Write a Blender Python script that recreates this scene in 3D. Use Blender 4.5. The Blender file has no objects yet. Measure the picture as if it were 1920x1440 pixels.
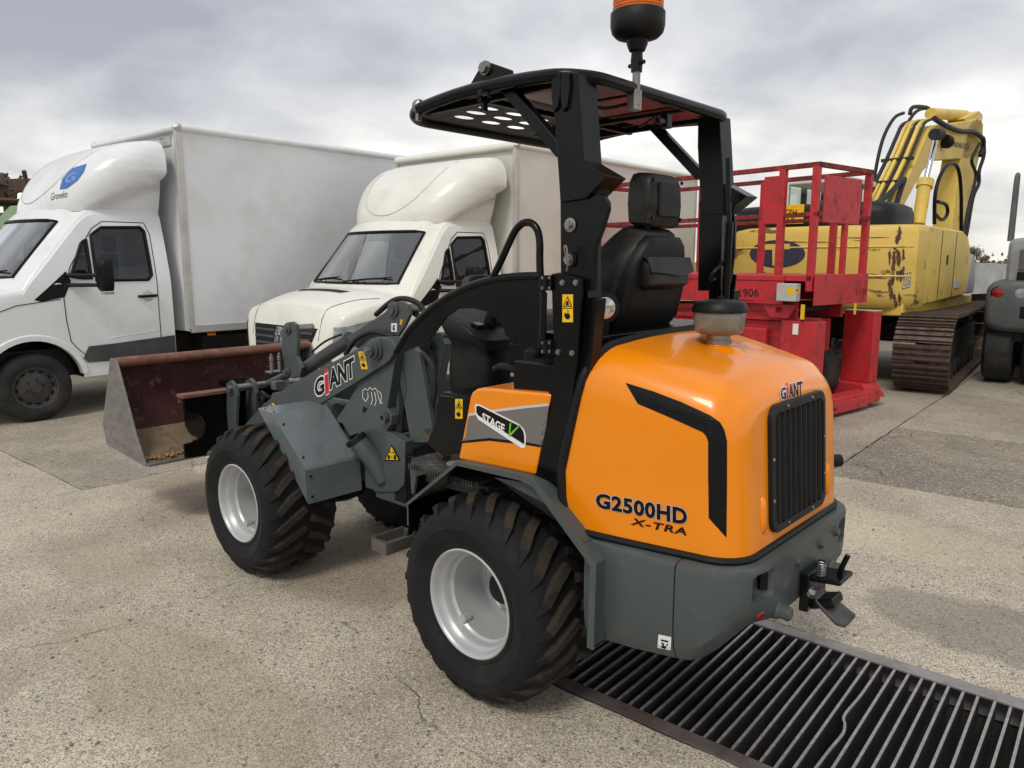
import bpy, bmesh, math, random
from mathutils import Vector, Matrix
from mathutils.bvhtree import BVHTree
from mathutils.geometry import tessellate_polygon
random.seed(7)
SC = bpy.context.scene
COL = SC.collection
# ------------------------------------------------------------------ camera
FPX, CAMH, HORIZ = 1400.0, 1.6, 490.0          # focal length in photo pixels, eye height, horizon row
PITCH = math.atan((720 - HORIZ) / FPX)
cam = bpy.data.cameras.new('camera'); cam_o = bpy.data.objects.new('camera', cam); COL.objects.link(cam_o)
cam.sensor_width = 36; cam.lens = FPX / 1920 * 36; cam.clip_end = 3000; cam.clip_start = .05
cam_o.location = (0, 0, CAMH); cam_o.rotation_euler = (math.pi / 2 - PITCH, 0, 0)
SC.camera = cam_o
# ------------------------------------------------------------------ world: pale cloud deck over a daylight sky
SUN_EL, SUN_AZ = 52.0, 205.0                    # sun azimuth, clockwise from the view direction
wd = bpy.data.worlds.new('World'); SC.world = wd; wd.use_nodes = True
nt = wd.node_tree; nt.nodes.clear(); N = nt.nodes.new; LK = nt.links.new
def nd(tree, t, **kw):
    n = tree.nodes.new(t)
    for k, v in kw.items(): setattr(n, k, v)
    return n
def math_n(tree, op, a, b=None, clamp=False):
    n = tree.nodes.new('ShaderNodeMath'); n.operation = op; n.use_clamp = clamp
    for i, x in enumerate((a, b)):
        if x is None: continue
        if isinstance(x, (int, float)): n.inputs[i].default_value = x
        else: tree.links.new(x, n.inputs[i])
    return n.outputs[0]
def ramp(tree, fac, stops, interp='LINEAR'):
    n = tree.nodes.new('ShaderNodeValToRGB'); n.color_ramp.interpolation = interp
    e = n.color_ramp.elements
    while len(e) < len(stops): e.new(.5)
    for el, (p, c) in zip(e, stops):
        el.position = p; el.color = (*c, 1) if len(c) == 3 else c
    tree.links.new(fac, n.inputs[0]); return n.outputs[0]
def mixc(tree, fac, a, b, mode='MIX'):
    n = tree.nodes.new('ShaderNodeMix'); n.data_type = 'RGBA'; n.blend_type = mode
    for s, x in ((0, fac), (6, a), (7, b)):
        if isinstance(x, (int, float)): n.inputs[s].default_value = x
        elif isinstance(x, (tuple, list)): n.inputs[s].default_value = (*x[:3], 1)
        else: tree.links.new(x, n.inputs[s])
    return n.outputs[2]
sky = nd(nt, 'ShaderNodeTexSky', sky_type='NISHITA', sun_disc=False)
sky.sun_elevation = math.radians(SUN_EL); sky.sun_rotation = math.radians(SUN_AZ)
tc = N('ShaderNodeTexCoord'); sep = N('ShaderNodeSeparateXYZ'); LK(tc.outputs['Generated'], sep.inputs[0])
zz = math_n(nt, 'MAXIMUM', sep.outputs[2], 0.0)
den = math_n(nt, 'ADD', zz, .30)
px_ = math_n(nt, 'DIVIDE', sep.outputs[0], den); py_ = math_n(nt, 'DIVIDE', sep.outputs[1], den)
cmb = N('ShaderNodeCombineXYZ'); LK(px_, cmb.inputs[0]); LK(py_, cmb.inputs[1])
def wnoise(scale, detail, rough, dist, off):
    mp = N('ShaderNodeMapping'); mp.inputs['Location'].default_value = off; LK(cmb.outputs[0], mp.inputs[0])
    n = N('ShaderNodeTexNoise'); n.inputs['Scale'].default_value = scale; n.inputs['Detail'].default_value = detail
    n.inputs['Roughness'].default_value = rough; n.inputs['Distortion'].default_value = dist
    LK(mp.outputs[0], n.inputs['Vector']); return n.outputs[0]
n1 = wnoise(1.1, 4, .45, .35, (3.1, 1.7, 0)); n2 = wnoise(3.4, 6, .5, .3, (9.2, 4.4, 0))
nn = math_n(nt, 'ADD', math_n(nt, 'MULTIPLY', n1, .68), math_n(nt, 'MULTIPLY', n2, .32))
cloud = ramp(nt, nn, [(.35, (.37, .39, .445)), (.44, (.505, .522, .56)), (.52, (.655, .665, .685)), (.62, (.90, .90, .90))])
glow = ramp(nt, zz, [(0, (1.42, 1.36, 1.18)), (.10, (1.36, 1.33, 1.24)), (.22, (1.08, 1.08, 1.08)), (.40, (.96, .97, 1.0)), (1, (1.0, 1.0, 1.0))])
cl = mixc(nt, 1.0, cloud, glow, 'MULTIPLY')
bgs = N('ShaderNodeBackground'); bgs.inputs[1].default_value = .11; LK(sky.outputs[0], bgs.inputs[0])
bgc = N('ShaderNodeBackground'); bgc.inputs[1].default_value = 1.0; LK(cl, bgc.inputs[0])
gap = ramp(nt, wnoise(1.3, 6, .5, .3, (1.4, 7.7, 0)), [(.24, (0, 0, 0)), (.33, (1, 1, 1))])
mx = N('ShaderNodeMixShader'); LK(gap, mx.inputs[0]); LK(bgs.outputs[0], mx.inputs[1]); LK(bgc.outputs[0], mx.inputs[2])
wo = N('ShaderNodeOutputWorld'); LK(mx.outputs[0], wo.inputs[0])
# ------------------------------------------------------------------ sun behind thin cloud
sl = bpy.data.lights.new('sun', 'SUN'); sl.energy = 1.5; sl.angle = math.radians(16); sl.color = (1, .955, .88)
so = bpy.data.objects.new('sun', sl); COL.objects.link(so)
_e, _a = math.radians(SUN_EL), math.radians(SUN_AZ)
so.rotation_euler = Vector((-math.sin(_a) * math.cos(_e), -math.cos(_a) * math.cos(_e), -math.sin(_e))).to_track_quat('-Z', 'Y').to_euler()
so.location = (0, -10, 20)
SC.view_settings.view_transform = 'Standard'; SC.view_settings.look = 'None'
SC.view_settings.exposure = 0.14; SC.view_settings.gamma = 1.0
# ------------------------------------------------------------------ photo pixel -> point helpers
CF = Vector((0, math.cos(PITCH), -math.sin(PITCH))); CU = Vector((0, math.sin(PITCH), math.cos(PITCH))); CX = Vector((1, 0, 0))
CC = Vector((0, 0, CAMH))
def ray(u, v): return CX * ((u - 960) / FPX) + CF - CU * ((v - 720) / FPX)
def onz(u, v, z=0.0):
    d = ray(u, v); return CC + d * ((z - CAMH) / d.z)
class Frame:
    """local frame: x along heading, y to its left, z up"""
    def __init__(s, az, org):
        t = math.radians(az); s.az = az
        s.h = Vector((math.sin(t), math.cos(t), 0)); s.l = Vector((-math.cos(t), math.sin(t), 0)); s.O = Vector((org[0], org[1], 0))
        s.rz = math.pi / 2 - t
    def loc(s, P): d = P - s.O; return Vector((d.dot(s.h), d.dot(s.l), d.z))
    def dirl(s, d): return Vector((d.dot(s.h), d.dot(s.l), d.z))
    def w(s, x, y, z=0): return s.O + s.h * x + s.l * y + Vector((0, 0, z))
    def _pl(s, u, v, P0, n): d = ray(u, v); return s.loc(CC + d * ((P0 - CC).dot(n) / d.dot(n)))
    def Y(s, u, v, y): return s._pl(u, v, s.w(0, y), s.l)
    def X(s, u, v, x): return s._pl(u, v, s.w(x, 0), s.h)
    def Z(s, u, v, z): return s.loc(onz(u, v, z))
    def cast(s, bvh, u, v):
        o = s.loc(CC); d = s.dirl(ray(u, v)).normalized()
        h = bvh.ray_cast(o, d)
        return (h[0], h[1] if h[1].dot(d) < 0 else -h[1]) if h[0] is not None else None
# ------------------------------------------------------------------ objects
def put(o, label=None, cat=None, group=None, kind=None):
    if label: o['label'] = label
    if cat: o['category'] = cat
    if group: o['group'] = group
    if kind: o['kind'] = kind
    return o
def empty(name, fr, label, cat, group=None):
    o = bpy.data.objects.new(name, None); COL.objects.link(o); o.empty_display_size = .3
    o.location = fr.O; o.rotation_euler = (0, 0, fr.rz)
    return put(o, label, cat, group)
def rotm(rx=0, ry=0, rz=0):
    return Matrix.Rotation(rz, 3, 'Z') @ Matrix.Rotation(ry, 3, 'Y') @ Matrix.Rotation(rx, 3, 'X')
def basis(a):
    a = Vector(a).normalized(); t = Vector((0, 0, 1)) if abs(a.z) < .9 else Vector((1, 0, 0))
    b = a.cross(t).normalized(); return a, b, a.cross(b)
class MB:
    def __init__(s): s.v = []; s.f = []; s.m = []; s.mi = 0
    def add(s, vs, fs):
        k = len(s.v); s.v += [tuple(x) for x in vs]; s.f += [tuple(i + k for i in q) for q in fs]; s.m += [s.mi] * len(fs); return s
    def box(s, c, d, R=None):
        c = Vector(c); h = Vector(d) / 2; R = R or Matrix.Identity(3)
        vs = [c + R @ Vector((h.x * i, h.y * j, h.z * k)) for i in (-1, 1) for j in (-1, 1) for k in (-1, 1)]
        return s.add(vs, [(0, 1, 3, 2), (4, 6, 7, 5), (0, 4, 5, 1), (2, 3, 7, 6), (0, 2, 6, 4), (1, 5, 7, 3)])
    def bar(s, a, b, w, t, up=(0, 0, 1)):
        a = Vector(a); b = Vector(b); d = b - a; L = d.length; d.normalize()
        n = d.cross(Vector(up)); n = n.normalized() if n.length > 1e-4 else basis(d)[1]; u = n.cross(d)
        R = Matrix((d, n, u)).transposed()
        return s.box((a + b) / 2, (L, w, t), R)
    def prism(s, poly, vec):
        vec = Vector(vec); p = [Vector(q) for q in poly]; n = len(p)
        fs = [tuple(range(n))[::-1], tuple(range(n, 2 * n))] + [(i, (i + 1) % n, n + (i + 1) % n, n + i) for i in range(n)]
        return s.add(p + [q + vec for q in p], fs)
    def tube(s, path, r, n=10, closed=False, sq=None):
        P = [Vector(q) for q in path]; m = len(P); rs = r if isinstance(r, (list, tuple)) else [r] * m
        T = []
        for i in range(m):
            a = P[(i - 1) % m] if (closed or i) else P[0]; b = P[(i + 1) % m] if (closed or i < m - 1) else P[-1]
            T.append((b - a).normalized())
        _, u, _w = basis(T[0]); vs = []
        for i in range(m):
            u = (u - T[i] * u.dot(T[i])).normalized(); w = T[i].cross(u)
            for j in range(n):
                t = 2 * math.pi * j / n; vs.append(P[i] + (u * math.cos(t) + w * math.sin(t)) * rs[i])
        fs = [(i * n + j, i * n + (j + 1) % n, ((i + 1) % m) * n + (j + 1) % n, ((i + 1) % m) * n + j) for i in range(m if closed else m - 1) for j in range(n)]
        if not closed: fs += [tuple(range(n))[::-1], tuple(range((m - 1) * n, m * n))]
        return s.add(vs, fs)
    def lathe(s, prof, o, axis, n=32, closed=False, arc=None):
        a, b, c = basis(axis); o = Vector(o); vs = []; m = len(prof)
        for r, t in prof:
            for j in range(n):
                q = 2 * math.pi * j / n; vs.append(o + a * t + (b * math.cos(q) + c * math.sin(q)) * r)
        fs = [(i * n + j, i * n + (j + 1) % n, ((i + 1) % m) * n + (j + 1) % n, ((i + 1) % m) * n + j) for i in range(m if closed else m - 1) for j in range(n)]
        if not closed:
            if prof[0][0] > 1e-4: fs.append(tuple(range(n))[::-1])
            if prof[-1][0] > 1e-4: fs.append(tuple(range((m - 1) * n, m * n)))
        return s.add(vs, fs)
    def cyl(s, a, b, r, n=20): return s.tube([a, b], r, n)
    def rings(s, R, closed=True, cap0=True, cap1=True):
        n = len(R[0]); vs = [p for q in R for p in q]; m = len(R)
        fs = [(i * n + j, i * n + (j + 1) % n, (i + 1) * n + (j + 1) % n, (i + 1) * n + j) for i in range(m - 1) for j in range(n if closed else n - 1)]
        if cap0: fs.append(tuple(range(n))[::-1])
        if cap1: fs.append(tuple(range((m - 1) * n, m * n)))
        return s.add(vs, fs)
    def build(s, name, mats, parent=None, bevel=0, smooth=35, seg=2, fix=True, label=None, kind=None):
        me = bpy.data.meshes.new(name); me.from_pydata(s.v, [], s.f)
        mats = mats if isinstance(mats, (list, tuple)) else [mats]
        for m in mats: me.materials.append(m)
        if len(mats) > 1: me.polygons.foreach_set('material_index', s.m)
        if fix:
            bm = bmesh.new(); bm.from_mesh(me); bmesh.ops.remove_doubles(bm, verts=bm.verts, dist=1e-5)
            bmesh.ops.recalc_face_normals(bm, faces=bm.faces); bm.to_mesh(me); bm.free()
        o = bpy.data.objects.new(name, me); COL.objects.link(o); o.parent = parent
        if smooth:
            me.polygons.foreach_set('use_smooth', [True] * len(me.polygons)); me.set_sharp_from_angle(angle=math.radians(smooth))
        if bevel:
            b = o.modifiers.new('bevel', 'BEVEL'); b.width = bevel; b.segments = seg; b.limit_method = 'ANGLE'; b.angle_limit = math.radians(30)
            b.harden_normals = bool(smooth)
        if label: o['label'] = label
        if kind: o['kind'] = kind
        return o
def apply_bool(o, cutters):
    for c in cutters:
        md = o.modifiers.new('cut', 'BOOLEAN'); md.operation = 'DIFFERENCE'; md.object = c; md.solver = 'EXACT'
    bpy.context.view_layer.update()
    me = bpy.data.meshes.new_from_object(o.evaluated_get(bpy.context.evaluated_depsgraph_get())); o.modifiers.clear()
    o.data = me
    for c in cutters: bpy.data.objects.remove(c)
def bvh_of(*obs):
    vs = []; fs = []
    for o in obs:
        k = len(vs); vs += [v.co.copy() for v in o.data.vertices]; fs += [[i + k for i in p.vertices] for p in o.data.polygons]
    return BVHTree.FromPolygons(vs, fs)
def clone(o, parent=None, name=None):
    c = o.copy(); COL.objects.link(c); c.parent = parent
    for ch in o.children: clone(ch, c)
    return c
def curve_pts(P, n=6, closed=False):
    """Catmull-Rom through P"""
    P = [Vector(p) for p in P]; out = []; m = len(P)
    for i in range(m if closed else m - 1):
        g = (lambda k: P[k % m]) if closed else (lambda k: P[min(max(k, 0), m - 1)])
        a, b, c, d = g(i - 1), g(i), g(i + 1), g(i + 2)
        for j in range(n):
            t = j / n; out.append(.5 * ((2 * b) + (c - a) * t + (2 * a - 5 * b + 4 * c - d) * t * t + (3 * b - a - 3 * c + d) * t ** 3))
    if not closed: out.append(P[-1])
    return out
# ---- flat marks laid onto a surface
def flat_to_mesh(name, pts, tris, hit, mat, parent, off, step, kind=None):
    bm = bmesh.new(); vs = [bm.verts.new((p[0], p[1], 0)) for p in pts]
    for t in tris:
        try: bm.faces.new([vs[i] for i in t])
        except ValueError: pass
    for _ in range(6):
        e = [x for x in bm.edges if x.calc_length() > step]
        if not e: break
        bmesh.ops.subdivide_edges(bm, edges=e, cuts=1); bmesh.ops.triangulate(bm, faces=bm.faces)
    dead = []
    for v in bm.verts:
        h = hit(v.co.x, v.co.y)
        if h is None: dead.append(v)
        else: v.co = h[0] + h[1] * off
    if dead: bmesh.ops.delete(bm, geom=dead, context='VERTS')
    me = bpy.data.meshes.new(name); bm.to_mesh(me); bm.free(); me.materials.append(mat)
    o = bpy.data.objects.new(name, me); COL.objects.link(o); o.parent = parent
    return o
def decal(name, poly, fr, bvh, mat, parent, off=.002, step=12, holes=()):
    loops = [list(poly)] + [list(h) for h in holes]
    tr = tessellate_polygon([[Vector((x, y, 0)) for x, y in L] for L in loops]); pts = [p for L in loops for p in L]
    return flat_to_mesh(name, pts, tr, lambda u, v: fr.cast(bvh, u, v), mat, parent, off, step)
def text_flat(txt, offset=0.0, shear=0.0, space=1.0, res=3):
    cu = bpy.data.curves.new('txt', 'FONT'); cu.body = txt; cu.fill_mode = 'FRONT'; cu.offset = offset; cu.shear = shear; cu.space_character = space; cu.resolution_u = res
    o = bpy.data.objects.new('txt', cu); COL.objects.link(o); bpy.context.view_layer.update()
    me = bpy.data.meshes.new_from_object(o.evaluated_get(bpy.context.evaluated_depsgraph_get()))
    pts = [(v.co.x, v.co.y) for v in me.vertices]; tr = [list(p.vertices) for p in me.polygons]
    bpy.data.objects.remove(o); bpy.data.meshes.remove(me); bpy.data.curves.remove(cu)
    return pts, tr
def text_quad(name, txt, quad, fr, bvh, mat, parent, off=.003, offset=.02, shear=0, space=1.0, ref=None, step=14):
    """quad: TL TR BR BL in photo pixels; ref fixes the text box when outlines of other widths are stacked"""
    pts, tr = text_flat(txt, offset, shear, space)
    rp = ref or pts
    x0 = min(p[0] for p in rp); x1 = max(p[0] for p in rp); y0 = min(p[1] for p in rp); y1 = max(p[1] for p in rp)
    a, b, c, d = [Vector(q) for q in quad]; out = []
    for x, y in pts:
        s = (x - x0) / (x1 - x0); t = (y - y0) / (y1 - y0)
        q = (d * (1 - s) + c * s) * (1 - t) + (a * (1 - s) + b * s) * t; out.append((q.x, q.y))
    return flat_to_mesh(name, out, tr, lambda u, v: fr.cast(bvh, u, v), mat, parent, off, step)
# ------------------------------------------------------------------ materials
def srgb(r, g, b):
    f = lambda c: (c / 255 / 12.92) if c <= 10 else ((c / 255 + .055) / 1.055) ** 2.4
    return (f(r), f(g), f(b))
MATS = {}
def pm(name, col, rough=.5, metal=0.0, var=.12, scale=3.0, bump=0.0, bscale=120.0, coat=0.0, dirt=None, dirt_amt=.5, dirt_scale=4.0, dirt_lo=.45, dirt_hi=.7, spec=.5, trans=0.0, rvar=.12, ior=1.45, alpha=1.0, stretch=None):
    m = bpy.data.materials.new(name); m.use_nodes = True; t = m.node_tree; p = t.nodes['Principled BSDF']; MATS[name] = m
    tc = t.nodes.new('ShaderNodeTexCoord'); vec = tc.outputs['Object']
    if stretch:
        mp = t.nodes.new('ShaderNodeMapping'); mp.inputs['Scale'].default_value = stretch; t.links.new(vec, mp.inputs[0]); vec = mp.outputs[0]
    def noise(sc, det=5, ro=.6):
        n = t.nodes.new('ShaderNodeTexNoise'); n.inputs['Scale'].default_value = sc; n.inputs['Detail'].default_value = det; n.inputs['Roughness'].default_value = ro
        t.links.new(vec, n.inputs['Vector']); return n.outputs[0]
    nz = noise(scale)
    c = ramp(t, nz, [(.3, tuple(x * (1 - var) for x in col)), (.7, tuple(min(1, x * (1 + var)) for x in col))])
    rg = math_n(t, 'ADD', math_n(t, 'MULTIPLY', math_n(t, 'SUBTRACT', noise(scale * 2.3), .5), rvar * 2), rough, True)
    if dirt:
        msk = ramp(t, noise(dirt_scale, 8, .68), [(dirt_lo, (0, 0, 0)), (dirt_hi, (dirt_amt,) * 3)])
        c = mixc(t, msk, c, dirt); rg = math_n(t, 'ADD', rg, math_n(t, 'MULTIPLY', msk, .3), True)
    t.links.new(c, p.inputs['Base Color']); t.links.new(rg, p.inputs['Roughness'])
    p.inputs['Metallic'].default_value = metal; p.inputs['Specular IOR Level'].default_value = spec; p.inputs['IOR'].default_value = ior
    p.inputs['Coat Weight'].default_value = coat; p.inputs['Coat Roughness'].default_value = .06
    p.inputs['Transmission Weight'].default_value = trans; p.inputs['Alpha'].default_value = alpha
    if bump:
        b = t.nodes.new('ShaderNodeBump'); b.inputs['Strength'].default_value = bump; b.inputs['Distance'].default_value = .004
        t.links.new(noise(bscale, 4), b.inputs['Height']); t.links.new(b.outputs[0], p.inputs['Normal'])
    return m
ORANGE = pm('orange_paint', srgb(240, 138, 0), .3, var=.05, scale=2, coat=.4, dirt=srgb(190, 120, 50), dirt_amt=.25, dirt_lo=.55, dirt_hi=.8)
GREY = pm('grey_paint', srgb(72, 79, 79), .42, var=.08, scale=3, spec=.4, coat=.08, dirt=srgb(120, 115, 105), dirt_amt=.35, dirt_lo=.56, dirt_hi=.8)
BLACK = pm('black_paint', srgb(11, 12, 14), .26, var=.3, scale=4, spec=.28, dirt=srgb(60, 56, 50), dirt_amt=.16, dirt_lo=.56, dirt_hi=.85)
PLASTIC = pm('black_plastic', srgb(19, 20, 21), .5, var=.25, spec=.35, scale=9, bump=.15, bscale=300)
VINYL = pm('seat_vinyl', srgb(20, 20, 22), .45, spec=.35, var=.25, scale=5, bump=.12, bscale=180, dirt=srgb(95, 88, 78), dirt_amt=.35)
RUBBER = pm('tyre_rubber', srgb(25, 25, 27), .75, spec=.3, var=.25, scale=6, bump=.25, bscale=90, dirt=srgb(74, 66, 56), dirt_amt=.35, dirt_lo=.52, dirt_hi=.8, dirt_scale=5)
LUGR = pm('tyre_lug_dust', srgb(40, 36, 33), .88, var=.35, scale=14, spec=.25, bump=.4, bscale=90, dirt=srgb(82, 71, 58), dirt_amt=.6, dirt_scale=9, dirt_lo=.4, dirt_hi=.7)
SILVER = pm('silver_rim_paint', srgb(182, 184, 184), .36, metal=.35, var=.06, dirt=srgb(120, 112, 102), dirt_amt=.4, dirt_lo=.55, dirt_hi=.85, dirt_scale=9)
STEEL = pm('bare_steel', srgb(150, 148, 145), .38, metal=.9, var=.2, scale=14, dirt=srgb(95, 80, 66), dirt_amt=.5)
CHROME = pm('chrome_rod', srgb(215, 215, 215), .12, metal=1, var=.04)
WHITEP = pm('white_print', srgb(228, 228, 226), .45, var=.03)
BLACKP = pm('black_print', srgb(13, 13, 14), .45, var=.1, spec=.25)
REDP = pm('red_print', srgb(205, 28, 40), .45, var=.05)
YELP = pm('yellow_print', srgb(238, 190, 20), .45, var=.05, dirt=srgb(120, 100, 50), dirt_amt=.35)
GREENP = pm('green_print', srgb(110, 190, 45), .45, var=.05)
GREYP = pm('grey_print', srgb(112, 108, 104), .45, var=.05)
LGREYP = pm('light_grey_print', srgb(196, 196, 194), .45, var=.05)
RED = pm('red_machine_paint', srgb(186, 44, 50), .48, var=.12, scale=4, dirt=srgb(96, 48, 42), dirt_amt=.7, dirt_lo=.52, dirt_hi=.66, dirt_scale=7, bump=.08, bscale=30)
REDRAIL = pm('worn_red_rail', srgb(160, 42, 46), .6, var=.2, scale=10, dirt=srgb(84, 46, 38), dirt_amt=.9, dirt_lo=.38, dirt_hi=.56, dirt_scale=14)
AMBER = pm('amber_lens', srgb(255, 120, 8), .12, var=.08, trans=.35, scale=20, coat=.4)
REDLENS = pm('red_lens', srgb(128, 18, 18), .2, coat=.4)
# ================================================================== THE SETTING
YF = Frame(-50, (0, 0))                                  # the yard's slab grid: x along -50 deg, y to its left
def concrete(name, base, dark, peb_d, peb_l, cell, stain, light_amt, dark_amt):
    m = bpy.data.materials.new(name); m.use_nodes = True; t = m.node_tree; p = t.nodes['Principled BSDF']
    tc = t.nodes.new('ShaderNodeTexCoord'); vec = tc.outputs['Object']
    def noise(sc, det=6, ro=.6, v=vec, dist=0):
        n = t.nodes.new('ShaderNodeTexNoise'); n.inputs['Scale'].default_value = sc; n.inputs['Detail'].default_value = det
        n.inputs['Roughness'].default_value = ro; n.inputs['Distortion'].default_value = dist; t.links.new(v, n.inputs['Vector']); return n.outputs[0]
    def voro(sc, feat='F1'):
        n = t.nodes.new('ShaderNodeTexVoronoi'); n.feature = feat; n.inputs['Scale'].default_value = sc; t.links.new(vec, n.inputs['Vector']); return n
    def sepc(c):
        s = t.nodes.new('ShaderNodeSeparateColor'); t.links.new(c, s.inputs[0]); return s.outputs
    big = noise(.55, 6, .62, dist=.4)
    c = ramp(t, big, [(.32, dark), (.52, base), (.72, tuple(min(1, x * 1.16) for x in base))])
    c = mixc(t, ramp(t, noise(2.3, 7, .7), [(.35, (.55,) * 3), (.6, (0,) * 3)]), c, tuple(x * .82 for x in dark))
    v1 = voro(cell); s1 = sepc(v1.outputs['Color'])
    inside = math_n(t, 'LESS_THAN', v1.outputs['Distance'], .40)
    tone = ramp(t, s1[0], [(.0, peb_d), (.35, tuple(a * .6 + b * .4 for a, b in zip(peb_d, base))), (.6, base), (1, peb_l)])
    c = mixc(t, math_n(t, 'MULTIPLY', inside, light_amt), c, tone)
    v2 = voro(cell * 2.6); s2 = sepc(v2.outputs['Color'])
    c = mixc(t, math_n(t, 'MULTIPLY', math_n(t, 'LESS_THAN', s2[1], .30), dark_amt), c, tuple(x * .45 for x in dark))
    v3 = voro(cell * .38); s3 = sepc(v3.outputs['Color'])                                  # the odd large dark pebble
    bigp = math_n(t, 'MULTIPLY', math_n(t, 'LESS_THAN', s3[2], .035), math_n(t, 'LESS_THAN', v3.outputs['Distance'], .30))
    c = mixc(t, math_n(t, 'MULTIPLY', bigp, .75), c, tuple(x * .32 for x in dark))
    # oil and rust stains by noise; then listed tone patches with ragged edges
    c = mixc(t, ramp(t, noise(.8, 5, .6, dist=.6), [(.58, (0,) * 3), (.74, (.55,) * 3)]), c, stain)
    c = mixc(t, ramp(t, noise(3.7, 6, .65), [(.66, (0,) * 3), (.76, (.4,) * 3)]), c, tuple(x * .35 for x in dark))
    sx = t.nodes.new('ShaderNodeSeparateXYZ'); t.links.new(vec, sx.inputs[0]); nz = noise(3.1, 6, .65)
    for cx, cy, rx_, ry_, col, amt in GROUND_PATCHES:
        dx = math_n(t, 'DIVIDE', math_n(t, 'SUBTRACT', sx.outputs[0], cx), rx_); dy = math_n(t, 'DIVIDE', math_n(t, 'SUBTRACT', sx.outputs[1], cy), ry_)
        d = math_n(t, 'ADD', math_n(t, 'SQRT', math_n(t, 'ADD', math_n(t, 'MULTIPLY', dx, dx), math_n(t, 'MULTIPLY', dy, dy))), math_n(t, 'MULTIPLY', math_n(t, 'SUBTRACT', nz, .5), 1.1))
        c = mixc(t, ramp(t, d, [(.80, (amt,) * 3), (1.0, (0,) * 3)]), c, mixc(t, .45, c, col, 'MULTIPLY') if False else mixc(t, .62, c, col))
    # hairline cracks
    vc = voro(.45, 'DISTANCE_TO_EDGE'); wob = t.nodes.new('ShaderNodeVectorMath'); wob.operation = 'ADD'
    wn = t.nodes.new('ShaderNodeTexNoise'); wn.inputs['Scale'].default_value = 2.2; wn.inputs['Detail'].default_value = 6; t.links.new(vec, wn.inputs['Vector'])
    sc = t.nodes.new('ShaderNodeVectorMath'); sc.operation = 'SCALE'; sc.inputs['Scale'].default_value = .5; t.links.new(wn.outputs['Color'], sc.inputs[0])
    t.links.new(vec, wob.inputs[0]); t.links.new(sc.outputs[0], wob.inputs[1]); t.links.new(wob.outputs[0], vc.inputs['Vector'])
    crack = math_n(t, 'MULTIPLY', math_n(t, 'LESS_THAN', vc.outputs['Distance'], .0026), ramp(t, noise(1.7, 3), [(.5, (0,) * 3), (.6, (.8,) * 3)]))
    c = mixc(t, crack, c, tuple(x * .3 for x in dark))
    t.links.new(c, p.inputs['Base Color'])
    t.links.new(ramp(t, big, [(.3, (.62,) * 3), (.7, (.86,) * 3)]), p.inputs['Roughness'])
    b = t.nodes.new('ShaderNodeBump'); b.inputs['Strength'].default_value = .55; b.inputs['Distance'].default_value = .004
    h = math_n(t, 'ADD', math_n(t, 'MULTIPLY', math_n(t, 'SUBTRACT', .5, v1.outputs['Distance']), .7), math_n(t, 'MULTIPLY', noise(14, 5), .8))
    h = math_n(t, 'SUBTRACT', h, math_n(t, 'MULTIPLY', crack, 1.2))
    t.links.new(h, b.inputs['Height']); t.links.new(b.outputs[0], p.inputs['Normal'])
    return m
GROUND_PATCHES = [(.32, -3.72, .62, .34, srgb(104, 99, 94), .85), (4.7, -2.5, 1.0, .34, srgb(122, 98, 76), .7), (4.2, -1.5, .6, .25, srgb(150, 138, 118), .6), (2.6, -1.2, .9, .3, srgb(140, 124, 100), .5), (1.2, -4.7, .9, .4, srgb(200, 184, 148), .4), (3.1, -2.3, .7, .4, srgb(118, 98, 78), .6)]  # grey stain behind loader, browner and paler patches round it and below the bucket
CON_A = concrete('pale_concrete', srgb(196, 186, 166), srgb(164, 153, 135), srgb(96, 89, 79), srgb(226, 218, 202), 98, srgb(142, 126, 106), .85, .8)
CON_B = concrete('coarse_concrete', srgb(146, 136, 120), srgb(112, 104, 93), srgb(78, 72, 66), srgb(212, 206, 194), 62, srgb(92, 84, 74), .85, .35)
CON_C = concrete('mid_concrete', srgb(168, 158, 141), srgb(136, 127, 113), srgb(90, 84, 76), srgb(212, 205, 190), 78, srgb(116, 104, 90), .8, .4)
SOIL = pm('packed_dirt', srgb(88, 80, 70), .95, var=.3, scale=6, bump=.5, bscale=40)
FIELD = pm('field_grass', srgb(98, 124, 58), .95, var=.25, scale=.15, dirt=srgb(140, 132, 92), dirt_amt=.6, dirt_scale=.06)
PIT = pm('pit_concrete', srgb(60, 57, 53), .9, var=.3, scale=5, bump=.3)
IRON = pm('grate_steel', srgb(96, 94, 92), .5, metal=.75, var=.3, scale=9, dirt=srgb(58, 46, 40), dirt_amt=.8, dirt_lo=.42, dirt_hi=.68, dirt_scale=11)
IRONTOP = pm('grate_worn_top', srgb(168, 166, 164), .42, metal=.6, var=.2, scale=20, dirt=srgb(96, 90, 86), dirt_amt=.7, dirt_lo=.5, dirt_hi=.75, dirt_scale=30)
GX0, GX1, GY0, GY1 = -6.0, 1.66, -3.16, -2.13           # drain opening in the slab grid
m = MB()                                                # one ground sheet to the horizon, open over the drain
B = 1600; zz_ = -.055
xs = [-B, GX0, GX1, B]; ys = [-B, GY0, GY1, B]
for i in range(3):
    for j in range(3):
        if i == 1 and j == 1: continue
        m.add([(xs[i], ys[j], zz_), (xs[i + 1], ys[j], zz_), (xs[i + 1], ys[j + 1], zz_), (xs[i], ys[j + 1], zz_)], [(0, 1, 2, 3)])
ground = m.build('ground', SOIL, smooth=0); ground.rotation_euler.z = YF.rz; put(ground, kind='structure', label='packed dirt ground under and around the concrete yard')
yard = bpy.data.objects.new('concrete_yard', None); COL.objects.link(yard); yard.rotation_euler.z = YF.rz
put(yard, kind='structure', label='worn exposed-aggregate concrete yard laid in large slabs')
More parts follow.
